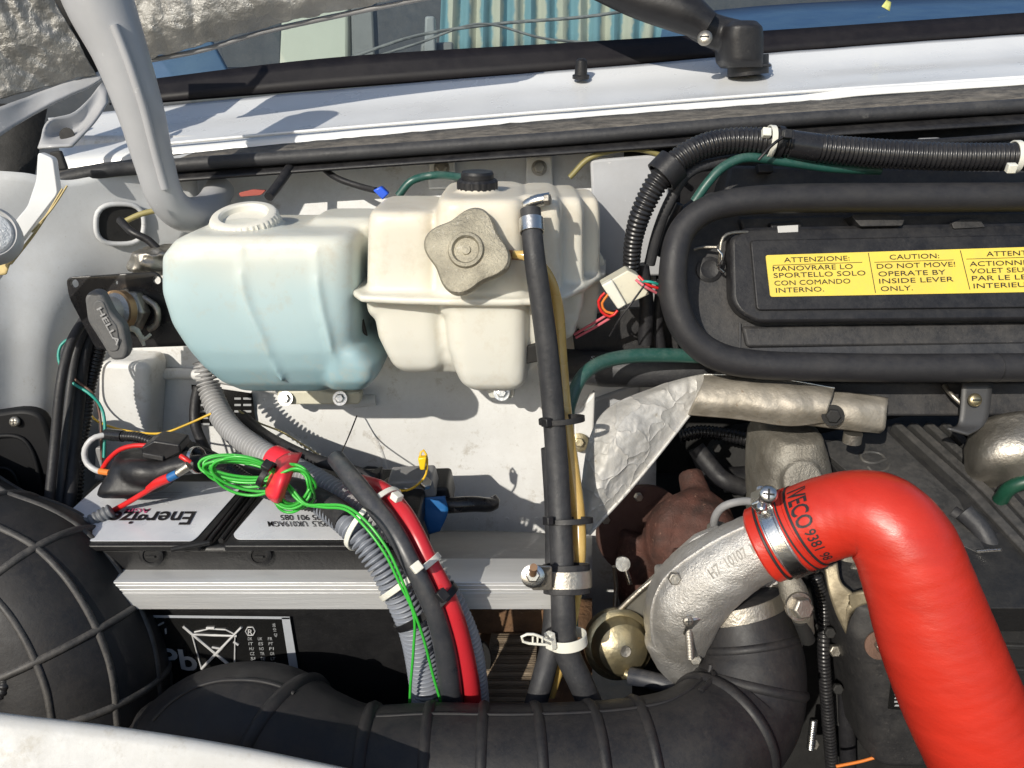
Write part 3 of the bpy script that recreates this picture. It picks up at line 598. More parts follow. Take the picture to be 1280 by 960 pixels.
cap = lathe('filler_cap', cb, ca, [(.0255, 0), (.0258, .0012), (.0252, .0118), (.024, .0142), (.0225, .0150), (.0185, .0150), (.0172, .0138), (.0165, .0100), (.004, .0092)], capw, wt, seg=144, mod=lambda a, j: (1+.022*math.copysign(1, math.sin(a*36))) if 1 <= j <= 2 else 1, ang=30)
lathe('cap_flange', cb-ca*.001, ca, [(.0262, 0), (.0262, .002)], capw, wt, seg=64)
def ring_text(name, s, c, ax, r, a0, a1, h, m, parent, lift):
    X, Y, Z = frame(ax); V, Fc = text_vf(s, .01)
    return mk(name, [c+Z*lift+(r+v.y*h)*(X*math.cos(a0+(a1-a0)*v.x)+Y*math.sin(a0+(a1-a0)*v.x)) for v in V], Fc, m, parent, smooth=False)
slab('mounting_foot', rnd([(345, 490), (395, 488), (415, 492), (452, 490), (450, 506), (350, 506)], 6), .675, .012, creamd, wt, bevel=.002)
for x in (357, 425): hexbolt('bolt', Q(x, 498, .672), TOC, .0042, .004, steel, wt, washer=.0065)

# ------------------------------------------------------------------ coolant tank
ct = root('coolant_tank', 'yellowed lobed coolant tank with corroded metal cap and black cap', 'tank', Q(590, 485, .60))
def lobe(x0, x1, yt, yb, Yf, Yb, bx0=None, bx1=None, n=6):
    bx0 = x0 if bx0 is None else bx0; bx1 = x1 if bx1 is None else bx1
    w_ = 8; d = (yb-yt)
    return loft_vf([(yt, x0+w_*1.8, x1-w_*1.8, Yf+.012, Yb-.012), (yt+3, x0+w_*.7, x1-w_*.7, Yf+.004, Yb-.004), (yt+10, x0+2, x1-2, Yf+.001, Yb), (yt+22, x0, x1, Yf, Yb), (yb-.3*d, (x0*.6+bx0*.4), (x1*.6+bx1*.4), Yf, Yb), (yb-20, bx0*.72+x0*.28, bx1*.8+x1*.2, Yf+.001, Yb), (yb-7, bx0*.9+x0*.1+2, bx1-1, Yf+.003, Yb-.004), (yb-2, bx0+7, bx1-7, Yf+.007, Yb-.006), (yb, bx0+16, bx1-16, Yf+.014, Yb-.012)], n=n)
LB = [lobe(455, 545, 262, 400, .566, .67, 452, 545), lobe(541, 660, 247, 400, .552, .685), lobe(652, 705, 246, 400, .566, .685), lobe(694, 732, 244, 395, .592, .685), lobe(718, 752, 244, 392, .622, .688),
      lobe(455, 550, 330, 466, .568, .67, 488, 556), lobe(546, 664, 330, 489, .553, .685, 572, 662), lobe(655, 703, 350, 452, .567, .685, 655, 698), loft_vf([(380, 470, 700, .573, .685), (430, 480, 698, .573, .685), (452, 500, 690, .576, .68), (466, 515, 670, .584, .67)], n=5), lobe(692, 730, 350, 425, .596, .685, 688, 722), lobe(716, 748, 350, 415, .626, .688)]
zf = Q(560, 377, .55).z
fp = [(442, .57), (450, .556), (500, .550), (560, .546), (640, .545), (690, .549), (712, .565), (738, .60), (757, .635), (757, .69), (450, .69), (442, .66)]
FV = []
for dz in (-.0028, .0028):
    for x, Y in fp: FV.append(Vector((Q(x, 377, Y).x if x < 700 else (x-640)/F*Y/(CP+.13*SP), Y, zf+dz)))
n_ = len(fp); FF = [tuple(range(n_)), tuple(range(2*n_-1, n_-1, -1))]+[(i, (i+1) % n_, n_+(i+1) % n_, n_+i) for i in range(n_)]
NK = lathe_vf(Q(597, 252, .60), (0, 0, 1), [(.0145, -.01), (.0145, .012)], 28)
cax = Vector((-.12, -.90, .40)).normalized(); ccp = Q(583, 313, .535)
NK2 = lathe_vf(ccp-cax*.03, cax, [(.021, 0), (.021, .022)], 28)
SPT = Path([(662, 262, .575), (664, 244, .572)], 11).mesh(16)
union('tank_body', LB+[(FV, FF), NK, NK2, SPT], cooltank, ct, voxel=.002, it=7)
mc = lathe('metal_cap', ccp, cax, [(.0265, -.009), (.0272, -.007), (.0272, -.002), (.0258, 0), (.022, .0008), (.0125, .0008), (.0115, .0032), (.0095, .0036), (.0082, .0012), (.0032, .001), (.003, .0024), (.001, .0028)], capm, ct, seg=96,
           mod=lambda a, j: (1+.12*math.cos(4*(a-R(-14)))) if j <= 3 else (1+.07*math.cos(4*(a-R(-14)))) if j == 4 else 1)
ring_text('embossing', 'SEEFLEX  ATTENZIONE  1.0', ccp, cax, .0150, R(200), R(-20), .0035, M('worn_emboss', (.30, .28, .22), .5, metal=.6), mc, .0013) if 0 else None
nb = Q(597, 246, .60)
ck = lathe('black_cap', nb, (0, -.05, 1), [(.0142, -.001), (.0146, 0), (.0146, .0112), (.0135, .0128), (.0120, .0130), (.0120, .0165), (.0112, .0182), (.006, .0180)], black, ct, seg=96, mod=lambda a, j: 1+.03*(math.sin(a*20) > .2) if 1 <= j <= 2 else 1, ang=25)
slab('mounting_foot', rnd([(608, 484), (645, 484), (642, 498), (612, 498)], 4), .655, .03, cooltank, ct, bevel=.002)
hexbolt('bolt', Q(627, 491, .652), TOC, .0045, .004, steel, ct, washer=.007)
slab('side_tab', rnd([(728, 302), (752, 318), (757, 330), (735, 342)], 3), .64, .01, cooltank, ct, bevel=.002)
# dark slab painting the shade of a recess between the lower lobes
slab('recess_shade', rnd([(652, 435), (676, 428), (676, 452), (655, 456)], 5), .563, .004, dark, ct, bevel=.001)

# ------------------------------------------------------------------ hoses of the coolant tank
vh, vp = tube('coolant_hose', [(663, 262, .553), (668, 320, .538), (682, 420, .530), (692, 520, .522), (698, 610, .508), (702, 690, .490), (704, 760, .474), (708, 812, .468), (728, 858, .462), (750, 910, .455)], [13, 13.5, 14, 14, 14.5, 15, 15.5, 16, 16, 16], rubberg, seg=24)
tag(vh, 'thick black hose hanging from the coolant tank down past the rail', 'hose')
h2, _ = tube('rubber_hose', [(690, 560, .54), (695, 650, .525), (694, 740, .50), (690, 800, .485), (678, 850, .47), (662, 905, .46)], 14, rubberg, seg=24); tag(h2, 'black rubber hose half hidden behind the thicker coolant hose', 'hose')
ye, yp = tube('amber_hose', [(642, 318, .548), (662, 322, .545), (684, 345, .55), (696, 385, .55), (701, 450, .545), (707, 520, .535), (716, 590, .525), (723, 645, .512), (724, 700, .498), (716, 770, .490), (704, 820, .482), (688, 870, .475)], [5, 7, 8, 8.5, 8.5, 8.5, 9, 8.5, 8, 7, 6.5, 6], amber, seg=16)
tag(ye, 'translucent amber hose running beside the black coolant hose', 'hose')
sp_, _ = tube('spigot', [(634, 318, .552), (656, 320, .546)], 6, M('rusty_spigot', (.30, .16, .09), .6, metal=.5, bump=.5), None, seg=14); tag(sp_, 'short rusty spigot joining the amber hose to the metal cap', 'spigot')
hc = root('hose_clamp', 'small bright hose clamp on top of the coolant tank hose', 'hose clamp', Q(664, 255, .553))
k = vp.near(664, 268); on_band('clamp_band', vp, max(3, k), steel, hc, width=.010, th=.001)
tube('tank_spout', [(655, 259, .565), (668, 252, .562), (688, 247, .56)], [7, 8, 7], steel, hc, seg=14); hexbolt('clamp_screw', Q(681, 250, .55), (.9, -.3, .1), .004, .004, steeld, hc)
gr, _ = tube('green_hose', [(880, 446, .60), (835, 444, .595), (790, 445, .59), (755, 452, .58), (730, 468, .565), (716, 495, .555), (711, 530, .55), (716, 620, .54), (719, 700, .515), (716, 800, .50)], [8.5, 9, 9, 9, 8.5, 8, 7, 6, 6, 6], teal, seg=16); tag(gr, 'dark green hose curving from the heater box behind the amber hose', 'hose')
def tiepath(label, p, xy, m, ex, head_px, tail=None, wd=.004):
    k = p.near(*xy); c = p.P[k]+Vector((ex/2, 0, 0)); h = Q(head_px[0], head_px[1], p.P[k].y-p.R[k]-.001)
    return tie(label, c, p.T[k], p.R[k]+abs(ex)*.5+.0018, p.R[k]+.002, m, width=wd, up=Vector((1, 0, 0)), head=h, tail=tail)
tiepath('black cable tie round the coolant and amber hoses level with the foil shield', vp, (693, 526), black, .011, (683, 528))
tiepath('black cable tie round the two hoses just above the rail clamp', vp, (700, 651), black, .012, (685, 651))
pc = root('p_clamp', 'rubber lined metal clamp holding the hoses on the aluminium rail', 'clamp', Q(700, 740, .47))
k = vp.near(704, 726); c0 = vp.P[k]+Vector((.003, 0, 0)); up_ = Vector((1, 0, 0))
band('rubber_lining', c0, vp.T[k], vp.R[k]+.006, vp.R[k]+.001, .020, .002, rubber, pc, up_); band('metal_strap', c0, vp.T[k], vp.R[k]+.0083, vp.R[k]+.0033, .012, .001, steeld, pc, up_)
slab('clamp_tab', rnd([(664, 708), (690, 708), (690, 738), (664, 738)], 4), .467, .002, steeld, pc, bevel=.0005)
lathe('flange_washer', Q(666, 720, .464), TOC, [(.0080, 0), (.0080, .001), (.006, .002)], steel, pc, seg=36); hexbolt('nut', Q(666, 718, .461), TOC, .0050, .004, steel, pc)
tube('stud', [Q(666, 717, .458), Q(667, 709, .450)], .0026, M('rusty_stud', (.4, .24, .14), .5, metal=.7), pc, seg=12, px=False)
wt2 = tiepath('white releasable cable tie with a looped tail round the lower hoses', vp, (706, 801), cream, .004, (688, 801), wd=.008)
tube('loop_tail', [(686, 801, .452), (668, 793, .450), (654, 794, .449), (652, 800, .449), (660, 804, .449), (684, 806, .451)], 1.8, cream, wt2, seg=8)
for x in (666, 672, 678): tube('ladder_rung', [(x, 796, .450), (x, 803, .450)], 1.3, cream, wt2, seg=6)

# ------------------------------------------------------------------ battery and rail
batm = M('battery_case_black', (.008, .008, .009), .45, var=.3, bump=.2, bscale=250, dust=.18, dcol=(.08, .075, .07), spec=.4)
bt = root('battery', 'black lead battery with white printed labels on its lid, under the cables', 'battery', Q(300, 760, .55))
zt = Q(300, 684, .50).z
def H(x, y, z): # point of the horizontal plane z seen there
    v = (480-y)/F; u = (x-640)/F; t = (z-CZ)/(v*CP-SP); return Vector((u*t, t*(CP+v*SP), z))
xl, xr = Q(60, 684, .50).x, Q(512, 684, .50).x
box('case', Vector(((xl+xr)/2, .565, zt-.11)), (xr-xl, .126, .18), batm, bt, bevel=.004)
box('lid', Vector(((xl+xr)/2, .565, zt-.012)), (xr-xl+.004, .130, .024), batm, bt, bevel=.004, bseg=3)
def flat(name, pts, z, th, m, parent, bevel=.0004, **k):
    A = [H(x, y, z) for x, y in pts]; n = len(A); V = A+[a-Vector((0, 0, th)) for a in A]
    Fc = [tuple(range(n)), tuple(range(2*n-1, n-1, -1))]+[(i, (i+1) % n, n+(i+1) % n, n+i) for i in range(n)]; return mk(name, V, Fc, m, parent, bevel=bevel, **k)
flat('raised_lid', rnd([(62, 668), (122, 600), (318, 600), (250, 682), (60, 682)], 5), zt+.004, .005, batm, bt, bevel=.001)
flat('raised_lid', rnd([(278, 682), (330, 614), (500, 612), (520, 682)], 5), zt+.004, .005, batm, bt, bevel=.001)
l1 = flat('printed_label', rnd([(66, 658), (128, 602), (308, 602), (246, 672), (240, 676), (112, 676)], 4), zt+.0048, .0004, label, bt, bevel=0)
l2 = flat('printed_label', rnd([(291, 668), (333, 619), (462, 618), (478, 674), (296, 674)], 4), zt+.0048, .0004, label, bt, bevel=0)
def textz(s, a, b, u, m, parent, **k): return text('lettering', s, H(*a, zt+.0051), H(*b, zt+.0051), H(*u, zt+.0051), m, parent, **k)
textz('Energizer', (245, 640), (128, 640), (236, 657), ink, l1, bold=.02)
textz('AGM', (188, 636), (158, 636), (186, 642), inkr, l1, bold=.01)
textz('EA95L5  UK019AGM', (419, 652), (334, 652), (422, 659), ink, l2, bold=.004)
textz('595 901 085', (405, 644), (350, 644), (407, 651), ink, l2, bold=.004)
for j in range(7): flat('print_line', [(160+j*3.2, 615+j*2.2), (228-j*3, 615+j*2.2), (228-j*3, 615.7+j*2.2), (160+j*3.2, 615.7+j*2.2)], zt+.0051, .0001, inkg, l1, bevel=0)
for x in (190, 325):
    vcp = Q(x, 693, .4985); lathe('vent_plug', vcp, (0, -1, .12), [(.0088, 0), (.0088, .002), (.007, .003), (.0055, .003), (.0052, .002)], batm, bt, seg=30); mk('plug_slot', *box_vf(vcp+Vector((0, -.0032, 0)), (.0065, .001, .0014)), dark, bt)
for a, b in (((262, 676), (318, 604)), ((276, 676), (330, 606)), ((214, 687), (262, 678))): tube('lid_rib', [H(*a, zt+.004), H(*b, zt+.004)], .002, batm, bt, seg=8, px=False)
# front label
fl = slab('recycling_label', [(186, 770), (362, 772), (377, 862), (204, 868)], .4995, .0006, labelb, bt, bevel=0)
YL = .4990
for q in ([(352, 772), (362, 772), (377, 862), (366, 862)], [(188, 769), (362, 771), (362, 774), (188, 772)], [(184, 770), (189, 770), (207, 868), (201, 868)]): slab('silver_border', q, YL, .0002, silverl, fl, bevel=0)
textq('lettering', 'Pb', (203, 834), (248, 838), (198, 808), YL, lgrey, fl, bold=.02)
def ln(a, b, w_=1.1, m=lgrey): tube('symbol_line', [(a[0], a[1], YL-.0002), (b[0], b[1], YL-.0002)], w_, m, fl, seg=6)
for a, b, w_ in (((229, 783), (292, 836), 1.8), ((302, 784), (252, 836), 1.8), ((240, 793), (296, 795), 1.5), ((240, 793), (252, 836), 1), ((294, 795), (293, 834), 1), ((243, 790), (262, 786), 1), ((262, 786), (282, 787), 1), ((282, 787), (292, 792), 1), ((258, 785), (268, 785), 1.6), ((292, 802), (298, 806), 1.6), ((265, 809), (276, 811), 1.5)): ln(a, b, w_)
for i in range(3):
    a = i*2.094+1.57; c = (201+7*math.cos(a), 786-6*math.sin(a)); ln((c[0]-4*math.sin(a+.6), c[1]-3*math.cos(a+.6)), (c[0]+4*math.sin(a+.6), c[1]+3*math.cos(a+.6)), 1.2, inkg)
ring = [(313+6*math.cos(a), 789+6*math.sin(a), YL-.0002) for a in [i*math.pi/6 for i in range(13)]]; tube('symbol_ring', ring, .8, lgrey, fl, seg=6); textq('lettering', 'R', (310, 793), (316, 793), (310, 786), YL, lgrey, fl)
cols = [['DK', 'IT', 'HU', 'CZ', 'SI', 'RO', 'PL'], ['UK', 'ES', 'NO', 'TR', 'EE', 'LV', 'SK'], ['FR', 'PT', 'FI', 'GR', 'LT', 'BG', 'HR']]
for i, cl in enumerate(cols):
    for j, s_ in enumerate(cl): x = 310+i*12.5+j*.9; y = 800+j*6.2; textq('lettering', s_, (x, y), (x+5.5, y), (x, y-4), YL, inkg, fl)
textq('lettering', '42 10 06', (347, 796), (344, 779), (343, 796), YL, inkg, fl)

rl = root('aluminium_rail', 'bare aluminium angle rail across the front of the battery', 'rail', Q(420, 757, .485))
def rail(name, prof, m):
    V = []
    for x in (100, 740):
        for yy, Y in prof: V.append(Q(x, 0, 1) if 0 else Vector((Q(x, 740, .485).x, Y, Q(400, yy, .485).z)))
    n = len(prof); return mk(name, V, [(i, (i+1) % n, n+(i+1) % n, n+i) for i in range(n)]+[tuple(range(n)), tuple(range(2*n-1, n-1, -1))], m, rl, bevel=.0005)
zr = Q(420, 727, .485).z; zl = Q(420, 760, .485).z
def railz(name, prof, xa, xb): 
    V = []
    for x in (xa, xb):
        for z, Y in prof: V.append(Vector((x, Y, z)))
    n = len(prof); return mk(name, V, [(i, (i+1) % n, n+(i+1) % n, n+i) for i in range(n)]+[tuple(range(n)), tuple(range(2*n-1, n-1, -1))], alu, rl, bevel=.0004)
xa, xb = Q(60, 740, .485).x, Q(700, 740, .485).x
gz = [zr-.0055, zr-.0065, zr-.0072, zr-.0082]
railz('angle_bar', [(zr, .485), (zr, .515), (zr-.002, .515), (zr-.002, .487), (zl, .487), (zl, .4835), (zr-.0085, .4835), (zr-.009, .4842), (zr-.0005, .4842)], xa, xb)
tube('rail_bead', [Vector((xa, .4842, zr-.0028)), Vector((xb, .4842, zr-.0028))], .0005, alu, rl, seg=8, px=False); tube('rail_bead', [Vector((xa, .4842, zr-.0062)), Vector((xb, .4842, zr-.0062))], .0005, alu, rl, seg=8, px=False)

# ------------------------------------------------------------------ main cable bundle
gc, g1 = tube('grey_conduit', [(254, 452, .655), (264, 492, .645), (285, 532, .62), (325, 564, .585), (378, 591, .555), (425, 618, .53), (465, 645, .508), (508, 682, .486), (548, 722, .471), (575, 768, .468), (592, 820, .470), (601, 905, .474)], [13, 14.5, 15, 15.5, 15.5, 15.5, 14, 13.5, 13.5, 13.5, 13.5, 13.5], greyc, seg=24, corr=.0038, depth=.5)
tag(gc, 'long grey corrugated conduit sweeping from under washer tank down behind the red cable', 'conduit')
gc2, g2 = tube('grey_conduit', [(404, 632, .507), (440, 661, .484), (472, 700, .472), (500, 745, .467), (520, 790, .467), (532, 850, .470), (538, 905, .473)], [15, 16.5, 18, 20, 21, 21.5, 22], greyc2, seg=24, corr=.0038, depth=.48); tag(gc2, 'wider blue grey conduit on the near side of bundle beneath the green leads', 'conduit')
bc, b1 = tube('black_cable', [(420, 573, .525), (440, 598, .500), (470, 635, .478), (495, 668, .461), (513, 702, .450), (530, 735, .445), (545, 770, .444), (556, 810, .447), (563, 860, .454), (566, 910, .462)], [11, 12, 12, 12, 12, 12.5, 13, 14, 15, 15], M('grey_black_sheath', (.035, .038, .046), .32, var=.4, dust=.25, bump=.1), seg=24); tag(bc, 'thick black cable lying beside the red cable over the rail', 'cable')
rc_, r1 = tube('red_cable', [(452, 603, .53), (478, 613, .505), (502, 638, .484), (520, 668, .469), (536, 702, .459), (554, 735, .453), (568, 770, .451), (579, 810, .454), (588, 860, .461), (591, 910, .468)], [10, 11, 11.5, 11.5, 11.5, 11.5, 12, 12, 12.5, 12.5], redpl, seg=24); tag(rc_, 'thick bright red battery cable curving down over the rail', 'cable')
b3, _ = tube('black_hose', [(302, 520, .665), (325, 540, .64), (352, 556, .60), (392, 574, .575), (440, 588, .56), (470, 600, .55)], 7.5, rubber, seg=16); tag(b3, 'thin black hose running along the top of the grey conduit', 'hose')
b4, _ = tube('black_hose', [(248, 484, .685), (244, 505, .68), (244, 530, .672), (252, 552, .66), (262, 572, .65)], 6.5, rubber, seg=16); tag(b4, 'short black hose rising beside the grey conduit at the plate', 'hose')
b5, _ = tube('corrugated_sleeve', [(238, 562, 0.605), (275, 580, 0.585), (310, 603, 0.570), (345, 617, 0.555), (420, 640, 0.545)], 10.5, blacksh, seg=20, corr=.0028, depth=.2); tag(b5, 'black corrugated sleeve passing under the red tape', 'sleeve')
b6, _ = tube('taped_cable', [(330, 604, .545), (360, 610, .535), (395, 624, .515), (422, 641, .497), (434, 652, .488)], [11, 14, 15.5, 17, 17.5], rubber, seg=20); tag(b6, 'black taped sleeve end from which the wider grey conduit emerges', 'sleeve')
b7, _ = tube('black_hose', [(255, 570, 0.630), (300, 588, 0.605), (350, 600, 0.580), (400, 615, 0.560)], 7, rubber, seg=16); tag(b7, 'black hose under the green wire coil on battery lid', 'hose')
# grey collar at the lower end
cl_ = root('collar', 'pale grey plastic collar gathering the cables at their lower end', 'collar', Q(562, 880, .43)); band('collar_ring', Q(566, 880, .49), (0, .2, 1), .020, .013, .010, .0015, lgrey, cl_, Vector((1, 0, 0)))
# green wire: coil, tangle and two leads
wr = 1.85
def loops(cx, cy, rx, ry, Y, n, tilt=0, sp=6, dY=.004):
    P = []
    for i in range(n*12+1):
        a = i*math.pi/6; lp = i//12; rx_ = rx+sp*math.sin(lp*2.1); ry_ = ry+sp*.7*math.cos(lp*1.7); x = rx_*math.cos(a); y = ry_*math.sin(a)
        P.append((cx+3*math.sin(lp*1.3)+x*math.cos(tilt)-y*math.sin(tilt), cy+3*math.cos(lp)+x*math.sin(tilt)+y*math.cos(tilt), Y+dY*math.sin(a+lp)+.0012*lp))
    return P
gw = root('green_wire', 'bright green wire coiled and tied above the battery lid', 'wire', Q(310, 620, .50))
tube('coil', loops(300, 588, 44, 13, .495, 6, .12), wr, green, gw, seg=8, step=.002)
tube('coil', loops(306, 592, 40, 19, .492, 2, .22), wr, green, gw, seg=8, step=.002)
tube('tangle', loops(366, 610, 22, 25, .487, 6, .4, 5, .007), wr, green, gw, seg=8, step=.002)
tube('lead', [(344, 588, .495), (366, 612, .487), (382, 630, .480), (404, 631, .474), (432, 633, .462), (458, 652, .450), (484, 686, .441), (502, 724, .437), (516, 760, .437), (530, 800, .440), (543, 850, .446), (560, 905, .455)], wr, green, gw, seg=8)
tube('lead', [(350, 598, .490), (376, 628, .482), (404, 634, .474), (432, 637, .464), (455, 657, .452), (480, 690, .443), (499, 728, .439), (517, 768, .438), (517, 810, .442), (513, 860, .450), (512, 905, .455)], wr, green, gw, seg=8)
gk = tie('small black cable tie cinching the green coil beside red tape', Q(333, 593, .492), Q(345, 600, .49)-Q(325, 588, .492), .009, .008, black, head=Q(334, 582, .484))
# red tape wrap
rt = root('red_tape', 'strip of bright red tape wrapped round conduit and green wire', 'tape', Q(352, 600, .50))
k1, k2 = g1.near(345, 570), g1.near(366, 580)
V = []; Fc = []; ks = list(range(k1, k2+1, 2)); m_ = 14
for k in ks:
    for i in range(m_+1): V.append(g1.face(k, -1.9+i*.22, .0012))
Fc = [(a*(m_+1)+i, a*(m_+1)+i+1, (a+1)*(m_+1)+i+1, (a+1)*(m_+1)+i) for a in range(len(ks)-1) for i in range(m_)]
mk('wrap', V, Fc, redtape, rt, solid=.0006)
patch('flap', [[(346, 574, .535), (360, 567, .53), (378, 566, .535)], [(338, 592, .500), (352, 588, .484), (367, 590, .488)], [(332, 614, .490), (345, 618, .475), (357, 614, .48)], [(336, 623, .495), (346, 629, .482), (356, 624, .49)]], redtape, rt, nu=5, nv=6, solid=.0008)
# ties on the bundle
def bundle_tie(label, cpx, Y, axa, axb, rx, ry, m, head, tail=None, wd=.0042): return tie(label, Q(cpx[0], cpx[1], Y), Q(*axb)-Q(*axa), rx, ry, m, width=wd, up=Q(cpx[0]+10, cpx[1]-4, Y)-Q(cpx[0], cpx[1], Y), head=head, tail=tail)
def btie(label, items, m, head, wd=.0042):
    pk = [(p, p.near(*xy)) for p, xy in items]; (pa, ka), (pb, kb) = pk[0], pk[-1]
    up = (pb.P[kb]-pa.P[ka]).normalized(); a = pa.P[ka]-up*pa.R[ka]; b = pb.P[kb]+up*pb.R[kb]; c = (a+b)/2; ax = sum((p.T[k] for p, k in pk), Vector())
    ax = (ax-up*ax.dot(up)).normalized(); return tie(label, c, ax, (b-a).length/2+.0006, max(p.R[k] for p, k in pk)+.006, m, width=wd, up=up, head=head)
btie('clear white cable tie round the bundle where it crosses the battery edge', [(g2, (450, 668)), (b1, (473, 640)), (r1, (488, 622))], cream, Q(496, 621, .478))
btie('clear white cable tie round the bundle at the top edge of the rail', [(g2, (494, 734)), (b1, (517, 710)), (r1, (540, 702))], cream, Q(521, 709, .436))
btie('black cable tie round the bundle over the face of the rail', [(g2, (512, 770)), (b1, (537, 752)), (r1, (560, 745))], black, Q(553, 744, .438), wd=.005)

# ------------------------------------------------------------------ battery post, yellow loop, blue tape
pt = root('battery_terminal', 'grey battery terminal clamp with nuts behind the red cable', 'terminal', Q(510, 620, .60))
slab('clamp_block', rnd([(483, 603), (540, 600), (546, 622), (490, 628)], 4), .59, .03, greypl, pt, bevel=.003)
slab('clamp_jaw', rnd([(462, 596), (476, 590), (474, 612), (462, 612)], 3), .58, .012, black, pt, bevel=.002)
lathe('post', Q(500, 608, .60), (0, -.1, 1), [(.011, -.004), (.0105, .004), (.008, .006)], castd, pt, seg=30); hexbolt('nut', Q(531, 606, .582), (.3, -.5, .8), .005, .005, steel, pt)
band('clamp_ring', Q(500, 608, .60), (0, -.1, 1), .0115, .0115, .006, .003, steeld, pt)
slab('terminal_base', rnd([(475, 612), (560, 610), (566, 640), (485, 645)], 5), .60, .04, black, pt, bevel=.003)
yw = root('yellow_loop_wire', 'yellow wire loop with bright yellow connector rising from battery terminal', 'wire', Q(520, 612, .58))
tube('wire', [(492, 612, .578), (508, 613, .572), (522, 606, .57), (532, 594, .57), (534, 578, .57), (532, 566, .572), (527, 562, .572), (525, 572, .57)], 1.5, yell, yw, seg=8); slab('connector', [(522, 573), (533, 572), (531, 588), (525, 588)], .566, .006, yellc, yw, bevel=.001)
bl, _ = tube('taped_cable', [(530, 634, .60), (560, 632, .598), (590, 630, .60), (612, 631, .605), (619, 627, .61), (616, 620, .612)], [9, 10, 10, 9, 7, 4], blacksh, seg=16); tag(bl, 'short black cable with curled end lying behind the blue tape', 'cable')
tp = root('blue_tape', 'blue tape wrapped round the black cable behind battery terminal', 'tape', Q(545, 650, .59))
tube('wrap', [(528, 633, .599), (558, 631, .598)], [11.5, 11.5], blue, tp, seg=16); patch('flap', [[(530, 622, .586), (556, 620, .586)], [(528, 640, .584), (560, 640, .584)], [(536, 668, .58), (550, 664, .58)]], blue, tp, nu=6, nv=6, solid=.0008, amp=.001)
bw, _ = tube('thin_wire', [(446, 520, .69), (436, 545, .66), (424, 572, .60)], .9, black, seg=6); tag(bw, 'very thin black wire hanging below the sealant blob', 'wire')

# ------------------------------------------------------------------ wires and connectors at the battery's far corner
ywr, _ = tube('yellow_wire', [(124, 448, .66), (112, 470, .655), (108, 500, .65), (116, 522, .64), (140, 534, .63), (175, 541, .62), (205, 541, .615), (235, 530, .62), (264, 517, .625)], 1.5, yell, seg=8); tag(ywr, 'thin yellow wire sagging from the plate to the grey conduit', 'wire')
yw2, _ = tube('yellow_wire', [(298, 513, .66), (320, 527, .66), (352, 540, .65), (385, 560, .62), (415, 580, .56)], 1.2, M('faded_yellow_wire', (.55, .45, .2), .5), seg=8); tag(yw2, 'faded yellow wire emerging from behind the grey conduit', 'wire')
tw, _ = tube('teal_wire', [(92, 420, 0.620), (76, 432, 0.615), (74, 452, 0.610), (88, 476, 0.605), (112, 492, 0.600), (126, 508, 0.600), (131, 530, 0.595), (130, 572, 0.585)], 1.9, tealw, seg=8); tag(tw, 'teal wire looping beside the black cables on the inner wing', 'wire')
brw, _ = tube('brown_wire', [(84, 430, 0.617), (80, 446, 0.613), (92, 472, 0.607), (114, 490, 0.602), (122, 506, 0.602), (126, 530, 0.597), (127, 575, 0.587)], 1.6, M('brown_wire_sheath', (.12, .06, .04), .5), seg=8); tag(brw, 'brown wire twisted along the teal wire', 'wire')
for i, (pts, r, m, corr, lab) in enumerate([
    ([(108, 395, 0.625), (88, 430, 0.605), (76, 480, 0.590), (68, 560, 0.575), (56, 680, 0.545)], 6, rubber, None, 'outermost black cable running down the inner wing'),
    ([(112, 400, 0.630), (95, 440, 0.615), (86, 500, 0.600), (80, 560, 0.585), (70, 680, 0.555)], 5, rubberg, None, 'second black cable running down the inner wing'),
    ([(118, 408, 0.633), (104, 450, 0.620), (98, 500, 0.610), (92, 560, 0.595), (86, 640, 0.565)], 8, rubber, None, 'thick taped cable beside the corrugated sleeve on inner wing'),
    ([(126, 430, 0.630), (112, 480, 0.625), (106, 520, 0.615), (98, 570, 0.600), (92, 650, 0.575)], 9, blacksh, .0032, 'black corrugated sleeve running down beside the bulkhead column')]):
    o, _ = tube('black_cable' if not corr else 'corrugated_sleeve', pts, r, m, seg=16, corr=corr); tag(o, lab, 'cable')
ws_ = root('wire_sleeve', 'short shiny black sleeve with grey wire beside the terminal cover', 'sleeve', Q(160, 555, .58))
tube('end_boot', [(133, 543, .59), (154, 545, .585)], 7.5, blacksh, ws_, seg=20); tube('corrugated_tube', [(152, 545, .585), (175, 547, .58), (198, 556, .575)], 6.5, blacksh, ws_, seg=20, corr=.0025, depth=.2); tube('black_tail', [(196, 554, .575), (220, 556, .57), (238, 566, .565)], 5, rubber, ws_, seg=12)
gwi, _ = tube('grey_wire', [(134, 543, .588), (116, 548, .583), (106, 562, .58), (108, 578, .578), (120, 588, .575), (130, 590, .573)], 3.6, lgrey, seg=12); tag(gwi, 'pale grey wire curling out of the black sleeve', 'wire')
rw, _ = tube('red_wire', [(128, 586, .573), (136, 574, .57), (150, 562, .567), (168, 557, .565), (188, 557, .563)], 3, redw, seg=12); tag(rw, 'short red wire arching into the black fuse box', 'wire')
oc, _ = tube('butt_connector', [(125, 589, .570), (137, 591, .567)], 4, orange, seg=12); tag(oc, 'small orange crimp joining grey and red wires', 'connector')
bw2, _ = tube('pale_blue_wire', [(138, 588, .567), (155, 594, .563), (168, 600, .56)], 1.8, M('pale_blue', (.35, .45, .55), .4), seg=8); tag(bw2, 'pale blue wire leading to a clear crimp', 'wire')
boxc = slab('clear_crimp', rnd([(163, 597), (171, 594), (174, 601), (166, 604)], 1), .556, .004, cream, None, bevel=.0006); tag(boxc, 'tiny clear crimp at the end of pale blue wire', 'connector')
fb = root('fuse_box', 'black inline fuse box lying above the battery lid', 'fuse box', Q(200, 576, .56))
